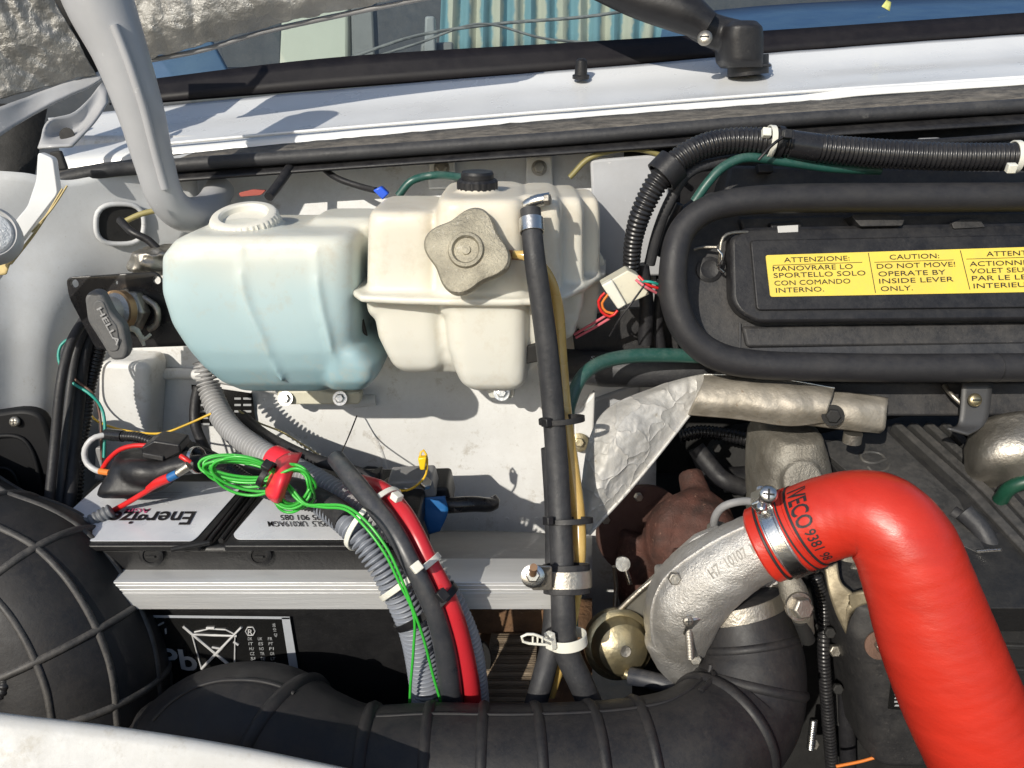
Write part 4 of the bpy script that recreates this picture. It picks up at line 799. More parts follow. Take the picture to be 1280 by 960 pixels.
slab('body', rnd([(176, 560), (192, 551), (224, 556), (226, 566), (205, 576), (178, 571)], 2), .55, .02, black, fb, bevel=.0015); slab('lid', [(178, 566), (204, 571), (204, 577), (178, 572)], .548, .004, blackd, fb, bevel=.0008)
tc_ = root('terminal_cover', 'moulded black terminal cover at the far corner of the battery', 'cover', Q(160, 615, .56))
union('cover_body', [loft_vf([(575, 140, 180, .56, .60), (585, 130, 210, .55, .61), (600, 124, 215, .545, .61), (618, 112, 205, .54, .61), (624, 112, 180, .545, .60)], n=4), Path([(150, 585, .565), (175, 590, .55), (205, 590, .55), (240, 572, .555)], [12, 17, 15, 12]).mesh(16), Path([(215, 585, .55), (245, 580, .55), (285, 575, .555)], [12, 12, 9]).mesh(16)], black, tc_, voxel=.0018, it=6)
band('clamp_ring', Q(246, 575, .548), (.9, -.2, .2), .0095, .0095, .003, .001, steel, tc_)
rb = root('crimped_red_cable', 'red cable with heat shrink and blue collar running to the terminal', 'cable', Q(190, 620, .53))
tube('sheath', [(138, 640, .545), (160, 628, .54), (185, 613, .535), (198, 605, .53)], 3.4, redw, rb, seg=12); tube('heat_shrink', [(186, 611, .534), (198, 603, .53), (212, 597, .528)], [4.5, 6, 6], redw, rb, seg=14); tube('blue_collar', [(210, 598, .528), (222, 592, .528)], 5.5, blue, rb, seg=14); tube('ring_lug', [(220, 593, .528), (236, 582, .53)], [5, 6], steeld, rb, seg=12)
rr_, _ = tube('red_bead', [(226, 570, .54), (232, 574, .538), (238, 578, .538)], 3.2, redw, seg=10); tag(rr_, 'bit of red insulation on the terminal beside the clamp ring', 'insulation')
gs, _ = tube('grey_conduit', [(80, 676, .52), (100, 662, .525), (120, 649, .53), (140, 638, .535)], 9.5, M('slate_conduit', (.12, .13, .145), .42, var=.3, dust=.3), seg=20, corr=.0034, depth=.2); tag(gs, 'short slate grey corrugated sleeve on the far battery corner', 'conduit')
gp_ = slab('grey_post', rnd([(119, 560), (127, 560), (128, 600), (118, 600)], 2), .60, .01, greypl, None); tag(gp_, 'narrow grey plastic post behind the pale grey wire', 'post')

# ------------------------------------------------------------------ connector and wires behind the coolant tank
wc = root('wire_connector', 'cream multi-pin connector with red and orange wires beside the seal', 'connector', Q(783, 385, .60))
slab('shell', rnd([(752, 357), (785, 338), (800, 346), (812, 368), (782, 382), (772, 386)], 2), .59, .018, creamd, wc, bevel=.0012); slab('latch', rnd([(752, 357), (765, 350), (783, 381), (773, 387)], 2), .583, .008, cream, wc, bevel=.001)
for i, (pts, m) in enumerate([([(756, 366, .60), (748, 376, .60), (752, 390, .60), (764, 396, .60), (772, 388, .60)], redw), ([(760, 368, .602), (752, 380, .602), (758, 390, .602), (770, 392, .602)], orange), ([(758, 394, .605), (740, 405, .61), (718, 418, .62)], pink), ([(762, 398, .606), (742, 410, .612), (720, 422, .62)], pink),
                              ([(795, 350, .585), (806, 358, .58), (820, 366, .585)], pink), ([(798, 345, .586), (810, 356, .582), (822, 360, .585)], redw), ([(800, 352, .586), (812, 352, .58), (824, 356, .585)], tealw)]): tube('wire', pts, 1.8, m, wc, seg=8)
tw2, _ = tube('thin_tail', [(806, 356, .58), (790, 378, .575), (775, 398, .575), (762, 420, .58)], 1.3, black, seg=6); tag(tw2, 'thin black tie tail hanging off the cream connector', 'tie')
sh, sp2 = tube('saiag_hose'.replace('saiag', 'heater'), [(700, 455, .66), (760, 462, .64), (830, 462, .63), (900, 466, .63)], [20, 22, 22, 22], rubberg, seg=24); tag(sh, 'thick dusty black heater hose behind the green hose', 'hose')
k = sp2.near(742, 450); k2 = sp2.near(770, 455); text('lettering', 'SAIAG', sp2.face(k, -.45, .0004), sp2.face(k2, -.45, .0004), sp2.face(k, -.75, .0004), inkg, sh, lift=.0004)
bk = root('bracket_panel', 'dark sloping bracket panel between coolant tank and heater seal', 'bracket', Q(770, 450, .66))
slab('panel', [(735, 395), (790, 385), (838, 385), (850, 440), (720, 450), (716, 420)], .66, .004, blackd, bk, bevel=.001); hexbolt('bolt', Q(800, 418, .655), TOC, .004, .003, dark, bk)
for pts, r, lab in (([(802, 330, .63), (808, 380, .63), (806, 430, .63)], 9, 'vertical black hose between the connector and the heater seal'), ([(828, 350, .64), (822, 400, .64), (826, 440, .64)], 7, 'slim black hose tucked against the heater seal')):
    o, _ = tube('rubber_hose', pts, r, rubber, seg=14); tag(o, lab, 'hose')
slab('shade_grey_panel', rnd([(738, 200), (836, 192), (836, 345), (745, 345)], 4), .70, .006, greyp, van, bevel=.002)  # slab over the white bulkhead, its grey standing in for shade
# small things behind the tanks
o, _ = tube('teal_hose', [(498, 245, .69), (515, 226, .69), (545, 219, .69), (580, 222, .66)], 5, teal, seg=12); tag(o, 'teal hose arching over the coolant tank to its black cap', 'hose')
o, _ = tube('black_cable', [(398, 205, .715), (420, 222, .70), (450, 233, .69), (470, 238, .68)], 4, black, seg=12); tag(o, 'black cable with orange core reaching the blue connector', 'cable')
o = slab('blue_connector', [(466, 238), (476, 233), (486, 242), (478, 250)], .675, .008, bluec, None, bevel=.001); tag(o, 'small bright blue connector between the two tanks', 'connector')
o, _ = tube('rubber_hose', [(362, 210, .70), (350, 228, .68), (336, 246, .66)], 6, rubber, seg=12); tag(o, 'short black hose rising behind the white filler cap', 'hose')
o = slab('red_seal', rnd([(298, 241), (315, 237), (332, 238), (326, 244), (300, 246)], 2), .67, .004, M('dull_red', (.35, .07, .05), .6), None); tag(o, 'dull red seal behind the white filler cap', 'seal')
for pts, m, lab in (([(440, 320, .60), (436, 345, .61), (440, 380, .62), (458, 412, .64)], orange, 'orange wire in the gap between the two tanks'), ([(444, 318, .61), (442, 350, .62), (446, 385, .63), (462, 415, .65)], redw, 'red wire in the gap between the two tanks'), ([(450, 400, .60), (455, 425, .60), (448, 445, .60)], black, 'black cable in the gap beside the blue tank foot'), ([(712, 222, .70), (740, 196, .70), (790, 186, .70), (830, 196, .70), (850, 210, .70)], M('dull_yellow_tube', (.22, .19, .07), .5), 'dull yellow tube looping under the seal above coolant tank'), ([(150, 275, .65), (165, 290, .64), (185, 300, .64), (200, 315, .64)], black, 'black cable leaving the oval opening in the wing'), ([(150, 280, .66), (175, 268, .665), (200, 262, .67)], M('dull_yellow_sheath', (.35, .30, .12), .5), 'dull yellow cable inside the oval opening')):
    o, _ = tube('cable', pts, 5 if 'black' in lab else 2.2 if 'wire' in lab else 3.5, m, seg=10); tag(o, lab, 'cable')
o = union('dirty_grommet', [loft_vf([(312, 186, 205, .63, .65), (318, 160, 212, .62, .66), (338, 150, 210, .62, .66), (345, 160, 205, .63, .65)], n=2.5)], steeld, None, voxel=.0015, it=2, amp=.003, fr=150); tag(o, 'dirty clump of tape and grommet above the isolator plate', 'grommet')

# ------------------------------------------------------------------ black conduit across the top
tcn, tp1 = tube('black_conduit', [(789, 336, .62), (792, 300, .615), (803, 262, .61), (826, 222, .61), (862, 191, .615), (905, 177, .62), (960, 177, .62), (1020, 185, .62), (1100, 192, .62), (1190, 196, .615), (1340, 196, .61)], [11, 12, 14, 15.5, 16, 16, 17, 17.5, 18, 17.5, 17], blacksh, seg=26, corr=.0034, depth=.15)
tag(tcn, 'fat black corrugated conduit curving over the heater box', 'conduit')
ta = root('tape_sleeve', 'smooth black tape wrapped round the fat conduit', 'tape', Q(1003, 190, .61)); ka, kb = tp1.near(986, 180), tp1.near(1022, 185)
tube('wrap', [tp1.P[ka], tp1.P[(ka+kb)//2], tp1.P[kb]], tp1.R[ka]*1.02, blacksh, ta, seg=26, px=False)
def ontie(label, p, xy, m, head, wd=.0042, tail=None):
    k = p.near(*xy); return tie(label, p.P[k], p.T[k], p.R[k]+.0006, p.R[k]+.0006, m, width=wd, head=head, tail=tail)
ontie('white cable tie round the fat conduit beside the black tie', tp1, (962, 180), cream, Q(958, 166, .61))
ontie('white cable tie round the fat conduit near the frame edge', tp1, (1268, 196), cream, Q(1264, 210, .593))
ontie('black cable tie holding green pipe to the fat conduit', tp1, (972, 180), black, Q(984, 168, .600), tail=Q(948, 200, .60))
o = band('conduit_saddle', tp1.P[tp1.near(836, 215)], tp1.T[tp1.near(836, 215)], .0112, .0112, .014, .002, black, None); tag(o, 'black saddle clip round the bend of the fat conduit', 'clip')
for pts, r, m, lab in (([(812, 330, .63), (822, 290, .625), (838, 250, .62), (862, 215, .62), (900, 203, .625), (950, 196, .63)], 7, rubberg, 'grey black cable following the conduit bend'), ([(826, 320, .64), (836, 285, .635), (850, 255, .63)], 5, black, 'thin black cable squeezed inside the conduit bend'), ([(868, 252, .61), (885, 228, .61), (905, 208, .612), (935, 197, .615), (985, 203, .62), (1040, 210, .625), (1100, 213, .63)], 6, teal, 'green pipe running under the fat conduit'), ([(1060, 180, .66), (1170, 178, .66), (1340, 165, .66)], 5, black, 'slim black cable running above the fat conduit')):
    o, _ = tube('cable', pts, r, m, seg=14); tag(o, lab, 'cable')
o = slab('metal_clip', [(1150, 173), (1176, 172), (1178, 180), (1152, 181)], .67, .006, greypl, None); tag(o, 'small grey clip under the seal above the conduit', 'clip')

# ------------------------------------------------------------------ heater intake box
hb = root('heater_box', 'black heater intake box with lidded flap and yellow warning sticker', 'heater box', Q(1060, 440, .60))
HY = lambda y, o=0: .645-(y-250)*.00030+o
def hs(name, pts, o, th, m, parent=None, bevel=.0015, r=0, **k):
    p = rnd(pts, r) if r else pts
    return slab(name, [(x, y, HY(y, o)) for x, y in p], 0, (0, th*.96, -th*.28), m, parent or hb, bevel, **k)
hs('housing', [(845, 262), (880, 240), (1340, 236), (1340, 470), (905, 470), (860, 430)], 0, .05, blackd, r=14)
hs('upper_ledge', [(912, 206), (1340, 212), (1340, 240), (905, 240)], .0, .04, blackd, bevel=.003)
hs('rim_step', [(925, 272), (1340, 264), (1340, 290), (930, 292)], -.008, .01, blackd, r=5)
lid = hs('flap_lid', [(913, 296), (932, 284), (1340, 277), (1340, 400), (948, 404), (925, 392), (915, 376)], -.018, .018, black, r=9, bevel=.003)
hs('lid_panel', [(938, 300), (1340, 292), (1340, 384), (946, 388)], -.0205, .003, black, lid, r=6, bevel=.001)
st = hs('warning_sticker', [(957, 319), (1340, 307), (1340, 364), (963, 371)], -.0212, .0006, yellow, lid, r=3, bevel=0)
YS = lambda x, y: HY(y, -.0216)
def stx(s, x0, x1, y, h, b=0): dy = -.03; textq('lettering', s, (x0, y), (x1, y+(x1-x0)*dy), (x0-.6, y-h), YS, ink, st, bold=b)
def sln(x0, y0, x1, y1, w_=.9): slab('rule', [(x0, y0, YS(x0, y0)), (x1, y1, YS(x1, y1)), (x1+(w_ if abs(y1-y0) > 20 else 0), y1+(0 if abs(y1-y0) > 20 else w_), YS(x1, y1)), (x0+(w_ if abs(y1-y0) > 20 else 0), y0+(0 if abs(y1-y0) > 20 else w_), YS(x0, y0))], 0, .0001, ink, st, bevel=0)
for s_, a, b, y in (('ATTENZIONE:', 980, 1062, 328), ('MANOVRARE LO', 966, 1066, 339), ('SPORTELLO SOLO', 967, 1082, 347.5), ('CON COMANDO', 968, 1063, 357), ('INTERNO.', 970, 1030, 366),
                    ('CAUTION:', 1112, 1174, 324.5), ('DO NOT MOVE!', 1096, 1194, 336), ('OPERATE BY', 1098, 1182, 345.5), ('INSIDE LEVER', 1099, 1192, 354.5), ('ONLY.', 1101, 1141, 364),
                    ('ATTENTION:', 1233, 1312, 320.5), ('ACTIONNER LE', 1212, 1312, 333), ('VOLET SEULEMENT', 1213, 1330, 342), ('PAR LE LEVIER', 1215, 1315, 351), ('INTERIEUR.', 1217, 1295, 360.5)): stx(s_, a, b, y, 6.3)
sln(966, 331.3, 1078, 327.5, .7); sln(1093, 327.5, 1192, 324.5, .7); sln(1208, 323.5, 1330, 320, .7); sln(1085, 316, 1094, 366); sln(1200, 313, 1212, 362)
hs('lower_step', [(928, 408), (1340, 402), (1340, 430), (934, 434)], -.004, .01, blackd, r=5, bevel=.002); hs('lower_lip', [(880, 436), (1340, 428), (1340, 445), (895, 448)], -.008, .01, rubberg, r=3)
hs('latch_block', [(1064, 270), (1070, 267), (1124, 268), (1131, 274), (1128, 282), (1076, 283)], -.024, .016, blackd, r=2, bevel=.001)
hs('hinge_lug', [(1190, 279), (1200, 274), (1225, 274), (1232, 284), (1192, 286)], -.020, .01, blackd, r=2)
hs('clip_base', [(963, 278), (1002, 276), (1002, 292), (966, 293)], -.016, .010, black, r=2); hs('clip_plate', [(972, 282.5), (998, 281), (998, 290), (973, 291)], -.019, .002, lgrey, r=0, bevel=.0004)
hs('ledge_clip', [(947, 205), (967, 205), (968, 215), (949, 216)], -.008, .008, blackd, r=2)
tube('spring_rod', [(944, 290, .618), (915, 291, .612), (903, 298, .608), (900, 316, .606), (899, 330, .608)], 2, steeld, hb, seg=8); tube('spring_rod', [(897, 312, .602), (904, 322, .60), (896, 332, .602), (904, 340, .604)], 1.8, steel, hb, seg=8)
tube('lever', [(868, 312, .62), (880, 309, .616), (896, 309, .612)], 2, steeld, hb, seg=8); lathe('grommet', Q(886, 337, .618), TOC, [(.010, 0), (.010, .002), (.007, .003), (.004, .002)], black, hb, seg=28)
lathe('plug', Q(893, 425, .60), TOC, [(.004, 0), (.004, .003)], black, hb, seg=16)
tube('housing_edge', [(925, 404, .596), (925, 436, .59)], 1.5, rubberg, hb, seg=8); tube('housing_edge', [(935, 438, .587), (1150, 434, .586), (1340, 430, .586)], 1.4, rubberg, hb, seg=8)
sf, sfp = tube('foam_seal', [(1340, 246, .605), (1150, 247, .605), (1000, 248, .605), (925, 252, .603), (880, 264, .60), (852, 290, .595), (842, 330, .585), (843, 375, .578), (858, 414, .572), (890, 442, .568), (940, 455, .566), (1040, 459, .565), (1150, 460, .565), (1340, 459, .565)], [18, 18, 18, 17.5, 17, 17, 17.5, 18, 18, 18, 18, 18, 18, 18], M('soft_black_seal', (.018, .018, .021), .52, var=.3, dust=.3, dcol=(.09, .085, .08), bump=.15, bscale=250, spec=.4), seg=28)
tag(sf, 'thick round black rubber seal looping round the heater box', 'seal'); on_band('seal_joint', sfp, sfp.near(1249, 460), black, sf, width=.0012, th=.0003, e=-.0001)
hs('shelf_below', [(905, 478), (1340, 478), (1340, 520), (1060, 520), (960, 505)], .03, .03, blackd, bevel=.002)
# small bracket with screw
br = root('drain_bracket', 'small black angle bracket with brass screw under the heater seal', 'bracket', Q(1213, 540, .58))
patch('bracket_plate', [[(1202, 479, .585), (1240, 478, .585)], [(1200, 515, .578), (1236, 515, .578)], [(1196, 532, .573), (1228, 533, .573)], [(1184, 536, .565), (1210, 544, .562)]], M('painted_bracket', (.06, .06, .062), .5, wear=.3, wcol=(.2, .2, .2)), br, nu=5, nv=6, solid=.002)
screw('screw', Q(1218, 500, .576), TOC, .0052, brass, br, cross=False); tube('stay', [(1180, 482, .60), (1190, 494, .59), (1202, 505, .585)], 3, steeld, br, seg=8)

# ------------------------------------------------------------------ foil shield and heat plate
fs = patch('foil_shield', [[(830, 480, .60), (868, 470, .60), (903, 465, .60)], [(764, 508, .585), (800, 508, .575), (862, 516, .585)], [(738, 545, .57), (775, 550, .555), (826, 562, .57)], [(728, 600, .56), (752, 600, .548), (785, 612, .56)], [(726, 645, .555), (738, 642, .548), (752, 648, .555)], [(729, 668, .553), (733, 668, .551), (737, 667, .553)]], shield, None, nu=34, nv=24, solid=.0012, amp=.0013, fr=55)
tag(fs, 'crumpled triangular foil heat shield between the hoses and the turbocharger', 'heat shield')
fe, _ = tube('foil_hem', [(903, 466, .598), (862, 518, .583), (826, 564, .568), (785, 614, .558), (752, 650, .553), (736, 668, .551)], 2.4, shield, fs, seg=8)
hp = root('heat_plate', 'bent galvanised heat plate with bolt under the heater seal', 'heat plate', Q(980, 530, .57))
patch('plate', [[(880, 468, .60), (930, 470, .595), (985, 477, .585), (1043, 486, .58)], [(878, 480, .58), (930, 482, .572), (985, 488, .565), (1040, 494, .562)], [(868, 500, .57), (930, 506, .562), (985, 512, .555), (1034, 512, .553)], [(860, 518, .578), (925, 524, .57), (985, 532, .562), (1030, 528, .56)]], plate, hp, nu=20, nv=16, solid=.0015, amp=.0014, fr=40)
tube('plate_hem', [(880, 468, .598), (930, 469, .593), (985, 475, .583), (1043, 485, .578)], 1.6, steel, hp, seg=8)
patch('end_plate', [[(1036, 490, .578), (1075, 493, .575), (1110, 498, .57)], [(1034, 502, .566), (1075, 506, .56), (1108, 512, .56)], [(1032, 520, .56), (1070, 526, .555), (1106, 534, .558)], [(1000, 530, .568), (1066, 538, .562), (1100, 541, .565)]], plate, hp, nu=8, nv=8, solid=.0015, amp=.0015, fr=45)
hexbolt('bolt', Q(1041, 519, .552), (-.2, -.9, .1), .0055, .004, dark, hp, washer=.008); lathe('stud', Q(1066, 544, .565), (0, 0, 1), [(.007, -.006), (.007, .002)], steeld, hp, seg=20)

# ------------------------------------------------------------------ engine top
ec = root('engine_cover', 'black ribbed engine cover with cast lettering beneath heat plate', 'engine cover', Q(1150, 640, .6))
EZ = lambda x, y: .66-(y-520)*.0009
def es(name, pts, o, th, m, r=0, bevel=.0015, parent=None): return slab(name, [(x, y, EZ(x, y)+o) for x, y in (rnd(pts, r) if r else pts)], 0, (0, th*.5, -th), m, parent or ec, bevel)
covm = M('engine_cover_plastic', (.020, .020, .021), .45, var=.3, bump=.2, dust=.4, dcol=(.06, .056, .05), spec=.4)
covp = M('engine_cover_panel', (.035, .035, .035), .5, var=.3, bump=.2, dust=.5, dcol=(.13, .12, .11))
es('cover', [(1010, 545), (1130, 520), (1340, 520), (1340, 760), (1200, 760), (1090, 640)], 0, .03, covm, r=6, bevel=.003)
es('raised_panel', [(1020, 556), (1105, 536), (1215, 640), (1240, 700), (1120, 640)], -.006, .012, covp, r=6, bevel=.002)
for i in range(6):
    x = 1116+i*20; es('cover_rib', [(x, 527), (x+11, 527), (x+105, 612), (x+205, 716), (x+191, 716), (x+93, 612)], -.013, .016, covp, bevel=.0022)
for s_, a, b, u in (('C', (1082, 590), (1076, 570), (1104, 584)), ('8', (1088, 566), (1076, 562), (1096, 560))): pass
em = M('cast_letter', (.045, .045, .045), .5, dust=.3)
cc = [(1107, 574), (1100, 567), (1085, 565), (1076, 569), (1080, 577), (1094, 579), (1107, 574)]
tube('cast_letter', [(x, y, EZ(x, y)-.0075) for x, y in cc], 2.4, em, ec, seg=8)
tube('cast_letter', [(x, y, EZ(x, y)-.0075) for x, y in [(1085, 584), (1092, 590), (1107, 588), (1112, 581)]], 2.4, em, ec, seg=8)
tube('cover_edge', [(1022, 556, .622), (1060, 600, .60), (1120, 645, .56)], 2.5, covm, ec, seg=8)
ca_ = union('cast_housing', [loft_vf([(546, 985, 1025, .585, .64), (556, 972, 1040, .575, .65), (580, 962, 1050, .57, .66), (625, 960, 1060, .565, .66), (700, 962, 1085, .56, .66)], n=3), lathe_vf(Q(1000, 600, .57), TOC, [(.016, -.02), (.016, .008)], 24)], castd, None, voxel=.002, it=3, amp=.0006, fr=120); tag(ca_, 'rough cast metal housing behind the red silicone hose', 'housing')
hs2 = patch('side_heat_shield', [[(1205, 560, .60), (1222, 530, .59), (1262, 516, .58), (1330, 512, .57)], [(1208, 600, .585), (1228, 575, .565), (1268, 560, .555), (1330, 556, .55)], [(1248, 622, .575), (1262, 606, .56), (1290, 598, .55), (1330, 596, .545)]], steeld, None, nu=8, nv=8, solid=.0015, amp=.001, fr=40); tag(hs2, 'curved bare metal shield behind red hose at the frame edge', 'heat shield')
o, _ = tube('green_hose', [(1250, 625, .55), (1270, 606, .54), (1340, 590, .53)], 9, M('dark_green_hose', (.01, .06, .035), .4), seg=14); tag(o, 'dark green hose below the curved metal shield', 'hose')
for pts, r, m, lab in (([(870, 560, .70), (885, 590, .69), (905, 605, .68)], 10, rubber, 'dark pipe stub deep below the heat plate'), ([(905, 600, .68), (940, 598, .68)], 16, black, 'dark round fitting deep below the heat plate'), ([(1205, 640, .53), (1225, 660, .52), (1240, 688, .51)], 12, rubberg, 'dark hose stub behind the top of red hose'), ([(1222, 689, .50), (1252, 687, .49)], 2.5, steel, 'thin steel rod pointing out beyond the red hose'), ([(1010, 760, .60), (1040, 820, .58), (1050, 900, .56)], 18, dark, 'dark engine pipe behind intake elbow'), ([(1240, 750, .60), (1340, 760, .58)], 14, blackd, 'black pipe running beyond the red hose')):
    o, _ = tube('pipe', pts, r, m, seg=14); tag(o, lab, 'pipe')
eb = union('engine_block', [box_vf(Q(940, 700, .75), (.30, .12, .16)), box_vf(Q(1100, 860, .62), (.34, .10, .22)), box_vf(Q(1250, 700, .66), (.16, .10, .10)), lathe_vf(Q(1060, 780, .60), TOC, [(.03, -.02), (.03, .02)], 24), lathe_vf(Q(940, 590, .74), TOC, [(.05, -.02), (.05, .02)], 24)], dark, None, voxel=.004, it=2); tag(eb, 'dark greasy engine block deep behind the turbocharger', 'engine')

for i, (pts, r, m, corr, lab) in enumerate([
    ([(870, 560, .66), (890, 585, .65), (905, 600, .64), (930, 610, .64)], 11, rubber, None, 'dark bent hose below the foil shield tip'),
    ([(850, 545, .70), (880, 540, .70), (930, 548, .69), (965, 560, .68)], 9, blacksh, .0034, 'black corrugated sleeve under the heat plate'),
    ([(1020, 720, .54), (1030, 760, .54), (1030, 830, .53), (1040, 960, .53)], 8, blacksh, .0034, 'black corrugated sleeve behind the ribbed elbow'),
    ([(1050, 770, .55), (1056, 840, .55), (1060, 960, .55)], 10, rubber, None, 'black hose running down behind the ribbed elbow'),
    ([(1190, 640, .54), (1215, 656, .53), (1240, 672, .52), (1340, 690, .51)], 9, rubber, None, 'black hose emerging behind the red elbow'),
    ([(1215, 700, .55), (1270, 712, .54), (1340, 720, .53)], 7, blacksh, .0034, 'black corrugated sleeve beyond the red hose')]):
    o, _ = tube('engine_hose', pts, r, m, seg=14, corr=corr); tag(o, lab, 'hose')
for i, (x, y, Y, lab) in enumerate(((895, 560, .69, 'dull bolt in the shade under the heat plate'), (1036, 790, .52, 'upper dull bolt on the bracket by the elbow'), (1046, 860, .53, 'dull bolt between the elbow and reservoir'), (1262, 745, .55, 'dull bolt on the black box beyond the red hose'))):
    o = hexbolt('engine_bolt', Q(x, y, Y), TOC, .0045, .004, dark, None); tag(o, lab, 'bolt')
ab = root('air_box', 'black ribbed plastic air box beyond the red hose', 'air box', Q(1270, 840, .52))
slab('box_wall', rnd([(1200, 725), (1400, 735), (1400, 1000), (1230, 1000)], 8), .545, .05, covm, ab, bevel=.004)
for y in (745, 775, 805, 835, 865, 895): slab('box_rib', [(1205, y), (1400, y+6), (1400, y+12), (1205, y+6)], .541, .008, covm, ab, bevel=.001)

# ------------------------------------------------------------------ turbocharger
tb = root('turbocharger', 'turbocharger with rusty turbine and silver cast compressor housing', 'turbocharger', Q(900, 800, .52))
# rusty turbine side
X, Y_, Z_ = frame((.2, -.9, .35))
def torus_path(c, ax, Rr, a0, a1, r0, r1, n=14):
    X, Yy, Z = frame(ax); P = [c+Rr*(X*math.cos(a0+(a1-a0)*i/n)+Yy*math.sin(a0+(a1-a0)*i/n)) for i in range(n+1)]
    return Path(P, [r0+(r1-r0)*i/n for i in range(n+1)], px=False)
tc0 = Q(868, 672, .60)
union('turbine_housing', [torus_path(tc0, (.35, -.8, .3), .030, 0, 6.2, .012, .014).mesh(18), lathe_vf(Q(862, 676, .59), (-.25, -.75, .5), [(.036, -.025), (.041, -.004), (.036, .008), (.022, .016), (.008, .018)], 36), Path([Q(812, 670, .62), Q(800, 720, .61), Q(810, 780, .60)], [.026, .022, .02], px=False).mesh(18), Path([Q(862, 590, .64), Q(872, 625, .62)], [.011, .013], px=False).mesh(14)], rusty, tb, voxel=.0025, it=4, amp=.0008, fr=90)
lathe('turbine_flange', Q(800, 660, .635), (.2, -.9, .1), [(.042, 0), (.042, .006), (.037, .008), (.022, .008)], M('dark_rust', (.09, .045, .035), .75, metal=.3, var=.5, bump=.8), tb, seg=36)
for a in (.6, 1.7, 2.8, 4.2): hexbolt('flange_bolt', Q(800, 660, .625)+Vector((.034*math.cos(a), -.004, .034*math.sin(a))), (.2, -.9, .1), .004, .004, steeld, tb)
hexbolt('turbine_bolt', Q(845, 690, .565), (.2, -.9, .3), .004, .004, rusty, tb)
# compressor
cc0 = Q(925, 790, .50); cax2 = (-.1, -.75, .65)
out = Path([(858, 815, .492), (850, 785, .487), (862, 745, .482), (905, 708, .476), (955, 680, .470), (1000, 658, .465)], [34, 44, 50, 46, 42, 42])
vol = torus_path(cc0, cax2, .046, math.pi*.3, math.pi*1.75, .012, .022)
union('compressor_housing', [out.mesh(26), vol.mesh(22), lathe_vf(cc0, cax2, [(.045, -.02), (.047, -.004), (.04, .004)], 36), Path([Q(835, 790, .485), Q(850, 822, .485), Q(880, 845, .49)], [.019, .018, .016], px=False).mesh(18), loft_vf([(722, 822, 848, .49, .51), (740, 822, 850, .49, .51)], n=4)], cast, tb, voxel=.0018, it=4, amp=.0004, fr=160)
kk = out.near(918, 690); kk2 = out.near(972, 668)
slab('back_plate', rnd([(824, 732), (838, 700), (870, 672), (900, 660), (912, 684), (880, 706), (852, 744), (836, 752)], 5), .497, .006, cast, tb, bevel=.0012)
tube('casting_seam', [out.face(k, -.75*(1 if proj(out.face(out.near(905,708), -1))[1] < proj(out.face(out.near(905,708), 1))[1] else -1), -.0002) for k in range(4, out.near(965, 676), 3)], .0014, cast, tb, seg=8, px=False)
castl = M('embossed_metal', (.24, .23, .21), .55, metal=.3)
def tube_text(name, s, p, ka, kb, a0, h, m, parent, bold=.01, e=.0004):
    V, Fc = text_vf(s, bold); W = []
    for v in V:
        f = ka+(kb-ka)*v.x; i = int(f); t = f-i; i2 = min(p.n, max(0, i+1)); i = min(p.n, max(0, i)); A = p.face(i, a0+v.y*h/p.R[i], e); B = p.face(i2, a0+v.y*h/p.R[i2], e); W.append(A.lerp(B, t))
    return mk(name, W, Fc, m, parent, smooth=False)
tube_text('embossing', 'H7  10107  MI', out, out.near(905, 712), out.near(965, 690), .1, -.007, castl, tb, e=.0006)
# flange at outlet, fitting, pipes
hexbolt('banjo_bolt', Q(998, 758, .455), (.2, -.9, .35), .0075, .008, steeld, tb, washer=.0095); tube('banjo_body', [(985, 722, .475), (992, 740, .47), (1000, 762, .465), (1008, 790, .47)], [14, 17, 15, 10], castd, tb, seg=18)
tube('lower_union', [(1000, 775, .462), (1010, 800, .465)], 9, dark, tb, seg=12)
op, _ = tube('oil_pipe', [(894, 672, .53), (893, 650, .52), (903, 634, .515), (925, 627, .51), (945, 628, .50), (962, 636, .495)], 5, greypl, tb, seg=14)
lathe('oil_pipe_collar', Q(898, 668, .53), (0, 0, 1), [(.009, -.008), (.009, .006), (.006, .008)], castd, tb, seg=20)
for x, y in ((842, 722), (868, 822)): hexbolt('housing_bolt', Q(x, y, .468), TOC, .0045, .005, steeld, tb)
slab('actuator_bracket', rnd([(766, 770), (826, 712), (834, 718), (838, 735), (832, 765), (790, 775)], 3), .53, .003, M('grey_bracket', (.30, .29, .26), .45, metal=.7, dust=.4), tb, bevel=.0008); tube('bracket_fold', [(768, 768, .527), (800, 738, .527), (832, 712, .527)], 3.5, steeld, tb, seg=8)
wg = root('wastegate_actuator', 'round brassy wastegate actuator below the turbocharger bracket', 'actuator', Q(772, 850, .50)); wa = Vector((.15, -.92, .36)).normalized(); wc0 = Q(774, 806, .515)
lathe('canister', wc0-wa*.012, wa, [(.022, -.01), (.026, 0), (.027, .006), (.0275, .009), (.0275, .012), (.0255, .0135), (.023, .014), (.022, .019), (.019, .024), (.011, .028), (.003, .029)], brass, wg, seg=48, ang=30)
lathe('centre_dimple', wc0+wa*.0162, wa, [(.005, 0), (.004, .0015), (.001, .001)], steeld, wg, seg=20); tube('actuator_nipple', [(782, 842, .495), (796, 848, .49)], 6, brass, wg, seg=12)
o, _ = tube('vacuum_hose', [(788, 845, .492), (812, 850, .485), (840, 857, .48), (862, 862, .48)], 11, M('blue_black_hose', (.02, .024, .035), .45, dust=.3), seg=16); tag(o, 'short thick dark hose on the wastegate actuator', 'hose')
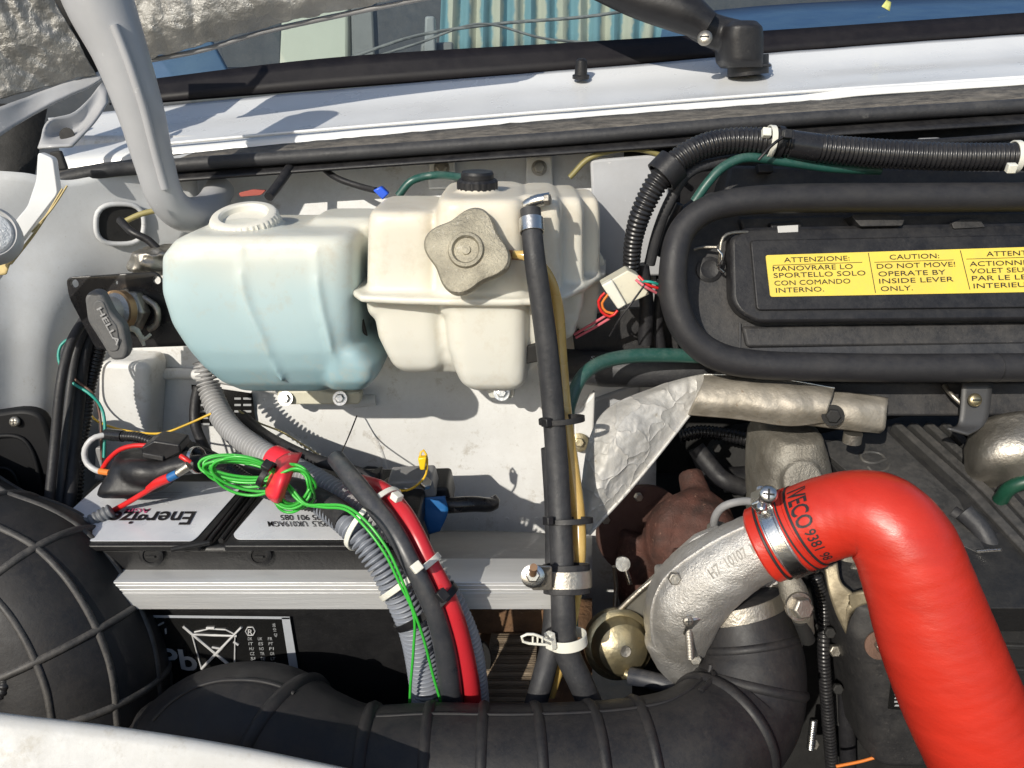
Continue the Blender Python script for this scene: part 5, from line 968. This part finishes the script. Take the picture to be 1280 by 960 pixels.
o = root('linkage_rod', 'thin steel linkage rod and pivot beside the turbocharger', 'linkage', Q(770, 760, .57)); tube('rod', [(768, 708, .57), (770, 735, .57), (768, 775, .56)], 3, steeld, o, seg=8); lathe('pivot', Q(778, 704, .565), TOC, [(.006, 0), (.006, .004)], steel, o, seg=20); tube('rod', [(780, 706, .565), (788, 730, .56)], 3.5, steel, o, seg=8)

# ------------------------------------------------------------------ red silicone hose
rh = root('red_hose', 'glossy red silicone turbo hose with black printed lettering and metal clamp', 'hose', Q(1150, 900, .42))
rp_ = Path([(952, 682, .468), (985, 668, .464), (1020, 652, .458), (1060, 642, .450), (1098, 648, .440), (1128, 680, .430), (1148, 730, .422), (1172, 800, .412), (1204, 880, .402), (1245, 965, .394), (1280, 1040, .39)], [46, 51, 52, 53, 58, 62, 65, 70, 72, 73, 73], step=.002)
for i in range(rp_.n+1): rp_.R[i] += .00006*math.sin(i*1.9)+.00006*math.sin(i*.9+2*math.sin(i*.13))
V, Fc = rp_.mesh(64); mk('hose_body', V, Fc, redsil, rh, ang=180)
for x, y, wd, m in ((958, 679, .006, redsil), (1003, 659, .0035, redsil)): on_band('hose_ridge', rp_, rp_.near(x, y), m, rh, width=wd, th=.0012, e=-.0002)
for x, y, wd in ((966, 676, .0016), (1000, 661, .0012), (1010, 656, .0018)): on_band('printed_ring', rp_, rp_.near(x, y), ink, rh, width=wd, th=.0005 if x > 1005 else .0014, e=.0001)
kc = rp_.near(982, 669); on_band('clamp_band', rp_, kc, steel, rh, width=.0115, th=.0010, e=.0004); 
for dk in (-3, 3): on_band('clamp_edge', rp_, kc+dk, steel, rh, width=.0006, th=.0018, e=.0004)
hd = rp_.face(kc, -1.25, .004)
def around(name, s, p, k, a0, a1, h, m, parent, bold=.02, e=.0004):
    V, Fc = text_vf(s, bold); W = []; dl = p.L/p.n
    for v in V:
        f = k-v.y*h/dl if 0 else k+v.y*h/dl; i = max(0, min(p.n-1, int(f))); t = f-i; a = a0+(a1-a0)*v.x; W.append(p.face(i, a, e).lerp(p.face(i+1, a, e), t))
    return mk(name, W, Fc, m, parent, smooth=False)
sgn = 1
top = -1 if proj(rp_.face(kc, -1))[1] < proj(rp_.face(kc, 1))[1] else 1
ki = rp_.near(1012, 655)
around('lettering', 'IVECO', rp_, ki, top*1.0, top*-.05, .0105, ink, rh, bold=.02, e=.0005)
around('lettering', '9381 98', rp_, rp_.near(1017, 653), top*-.12, top*-1.05, .0075, ink, rh, bold=.015, e=.0005)
hd = rp_.face(kc, top*1.05, .004); bx = rp_.T[kc].cross((hd-rp_.P[kc]).normalized())
mm = Matrix((rp_.T[kc], bx, (hd-rp_.P[kc]).normalized())).transposed(); box('clamp_housing', hd, (.012, .016, .008), steel, rh, mm, bevel=.0012)
tube('clamp_screw', [hd+bx*-.012, hd+bx*.014], .0036, steel, rh, seg=14, px=False, corr=.0012)
sb = Q(960, 618, .43); screw('screw_head', sb, (-.15, -.85, .5), .0055, steel, rh); tube('screw_shank', [sb, hd], .003, steel, rh, seg=12, px=False, corr=.0012)

# ------------------------------------------------------------------ intake hose
ih = root('intake_hose', 'wide black ribbed rubber intake hose curving across the bottom to turbo', 'hose', Q(640, 960, .40))
ipth = Path([(922, 748, 0.498), (930, 780, 0.490), (938, 830, 0.475), (925, 890, 0.455), (870, 938, 0.426), (790, 958, 0.416), (660, 966, 0.408), (540, 966, 0.408), (450, 968, 0.408), (385, 952, 0.413), (325, 925, 0.428), (265, 925, 0.438), (215, 970, 0.433), (190, 1040, 0.423)], [53, 57, 66, 72, 78, 80, 81, 82, 82, 88, 92, 84, 78, 76], step=.0025)
ribm = M('dusty_highlit_rib', (.035, .034, .034), .5, var=.5, bump=.2, dust=.6, dcol=(.17, .155, .14), scale=50)  # dusty rib rubber, made paler so its colour carries the ridge highlight
inr = M('intake_rubber', (.012, .012, .014), .52, var=.35, bump=.2, bscale=120, dust=.4, dcol=(.055, .047, .04), spec=.4)
V, Fc = ipth.mesh(64); mk('hose_body', V, Fc, inr, ih, ang=180)
def ringtube(p, k, r, parent, m, e=0, a0=-math.pi, a1=math.pi, skew=0, n=40):
    tube('rib', [p.face(max(0, min(p.n, int(k+skew*math.sin(a0+(a1-a0)*i/n)))), a0+(a1-a0)*i/n, e) for i in range(n+1)], r, m, parent, seg=8, px=False, step=.004)
for x, y, r in ((940, 805, .0032), (938, 855, .0036), (905, 918, .0040), (805, 958, .0036), (738, 962, .0036), (672, 966, .0036), (605, 966, .0036), (538, 966, .0036), (462, 966, .0042), (352, 940, .0045), (240, 945, .0035)): ringtube(ipth, ipth.near(x, y), r*1.25, ih, inr, e=-.0024)
def lengthrib(p, x0, x1, a, r, parent, m, e=0):
    ka, kb = p.near(*x0), p.near(*x1); st_ = 1 if kb > ka else -1
    tube('rib', [p.face(k, a, e) for k in range(ka, kb, st_*4)], r, m, parent, seg=8, px=False)
tsg = 1 if proj(ipth.face(ipth.near(605, 966), 1))[1] < proj(ipth.face(ipth.near(605, 966), -1))[1] else -1
lengthrib(ipth, (905, 918), (455, 966), tsg*.92, .0012, ih, inr); lengthrib(ipth, (938, 835), (870, 938), tsg*.75, .0022, ih, inr); lengthrib(ipth, (360, 940), (250, 930), tsg*.7, .0016, ih, inr)
kz = ipth.near(924, 757); on_band('clamp_band', ipth, kz, steeld, ih, width=.011, th=.0012, e=.0006)
box('clamp_housing', Q(862, 775, .46), (.011, .012, .018), steel, ih, rot(20, 0, 20), bevel=.0015); tube('clamp_screw', [Q(860, 778, .457), Q(863, 822, .455)], .0028, steeld, ih, seg=10, px=False, corr=.0012); screw('screw_head', Q(860, 776, .450), TOC, .0036, steeld, ih)

# ------------------------------------------------------------------ big ribbed hose at the near corner
bh = root('ribbed_air_duct', 'huge black rubber air duct with crossing moulded ribs beside the battery', 'duct', Q(70, 900, .46))
dp = Path([(-120, 620, .55), (-40, 690, .52), (36, 743, .495), (82, 822, .48), (98, 895, .468), (108, 980, .455), (110, 1060, .45)], [80, 92, 109, 113, 107, 96, 90], step=.003)
V, Fc = dp.mesh(72); mk('duct_body', V, Fc, inr, bh, ang=180)
for x, y in ((-20, 708), (22, 752), (58, 806), (82, 862), (98, 930)): ringtube(dp, dp.near(x, y), .0030, bh, ribm, n=56, e=-.0008)
for a in (-1.45, -.95, -.35, .25, .85, 1.4): lengthrib(dp, (-90, 650), (104, 970), a, .0026, bh, ribm, e=-.0008)
tube('side_sleeve', [(-10, 880, .42), (5, 860, .42), (4, 830, .43)], 8, black, bh, seg=12, corr=.003)

# ------------------------------------------------------------------ things beside and under the red hose
rv = root('black_reservoir', 'black moulded reservoir with rusty washer behind the red hose', 'reservoir', Q(1110, 900, .50))
union('body', [loft_vf([(748, 1085, 1170, .505, .57), (762, 1066, 1180, .495, .58), (800, 1060, 1180, .49, .58), (880, 1078, 1190, .49, .58), (960, 1090, 1200, .49, .58)], n=4)], blackd, rv, voxel=.0025, it=3)
lathe('rusty_washer', Q(1098, 806, .488), TOC, [(.0105, 0), (.0105, .0015), (.008, .002)], M('rust_washer', (.20, .12, .09), .7, metal=.4, bump=.6), rv, seg=32); hexbolt('bolt', Q(1102, 806, .484), TOC, .0058, .005, steeld, rv)
lb = slab('barcode_label', [(1116, 830), (1150, 832), (1156, 890), (1110, 886)], .4885, .0005, labelb, rv, bevel=0)
for j in range(11):
    for i in range(3): slab('print', [(1118+i*10+random.random()*2, 834+j*4.7), (1125+i*10+random.random()*2, 834+j*4.7), (1125+i*10, 836+j*4.7), (1118+i*10, 836+j*4.7)], .4880, .0002, inkg, lb, bevel=0)
tarn = M('tarnished_bracket', (.30, .26, .18), .5, metal=.6, col2=(.18, .15, .10), scale=50, bump=.3, dust=.3)
bk2 = root('cast_bracket', 'pale brass coloured cast bracket beside the red hose', 'bracket', Q(1060, 790, .50))
patch('bracket_arm', [[(1030, 708, .515), (1046, 704, .515)], [(1036, 740, .505), (1052, 728, .505)], [(1044, 764, .50), (1066, 742, .50)], [(1058, 790, .495), (1064, 760, .495)]], tarn, bk2, nu=6, nv=8, solid=.006); patch('bracket_foot', [[(1062, 742, .50), (1063, 766, .498)], [(1080, 738, .495), (1080, 754, .493)], [(1110, 742, .49), (1110, 750, .49)]], tarn, bk2, nu=6, nv=6, solid=.006)
c2 = union('alternator_casting', [lathe_vf(Q(1090, 700, .56), TOC, [(.030, -.02), (.030, .0), (.024, .006)], 30), lathe_vf(Q(1068, 722, .55), TOC, [(.012, -.01), (.012, .01)], 20)], castd, None, voxel=.0018, it=3); tag(c2, 'rough grey casting peeking out beneath the red hose elbow', 'casting')
for x, y, r in ((1042, 812, .005), (1015, 928, .005)):
    o = hexbolt('engine_bolt', Q(x, y, .53), TOC, r, .005, steeld, None); tag(o, 'dull hex bolt in the dark gap beside the intake elbow' if y < 900 else 'bright lower hex bolt in the dark gap by the intake elbow', 'bolt')
o, _ = tube('orange_wire', [(1045, 958, .50), (1075, 952, .50), (1105, 945, .50), (1120, 955, .50)], 2, orange, seg=8); tag(o, 'orange wire in the dark gap at the bottom edge', 'wire')
o, _ = tube('threaded_stud', [(1017, 900, .52), (1013, 935, .52)], 5, steel, seg=12, corr=.0018); tag(o, 'small threaded stud in the dark gap by the intake elbow', 'stud')

# ------------------------------------------------------------------ straw on the wing
for i, (a, b) in enumerate((((78, 236), (22, 318)), ((84, 232), (40, 290)), ((70, 250), (14, 330)))):
    o, _ = tube('straw', [(a[0], a[1], .535), ((a[0]+b[0])/2+3, (a[1]+b[1])/2, .53), (b[0], b[1], .53)], 1.2, straw, seg=5); tag(o, ('longest dry straw lying along the white wing lip', 'short dry straw on the upper end of the wing lip', 'dry straw at the lower edge of the white wing lip')[i], 'straw')
o = patch('dry_leaf', [[(-10, 330, .525), (22, 318, .525)], [(-10, 348, .52), (10, 342, .52)]], straw, None, nu=6, nv=5, solid=.0008, amp=.004, fr=80); tag(o, 'crumpled dry leaf caught below the straws', 'leaf')
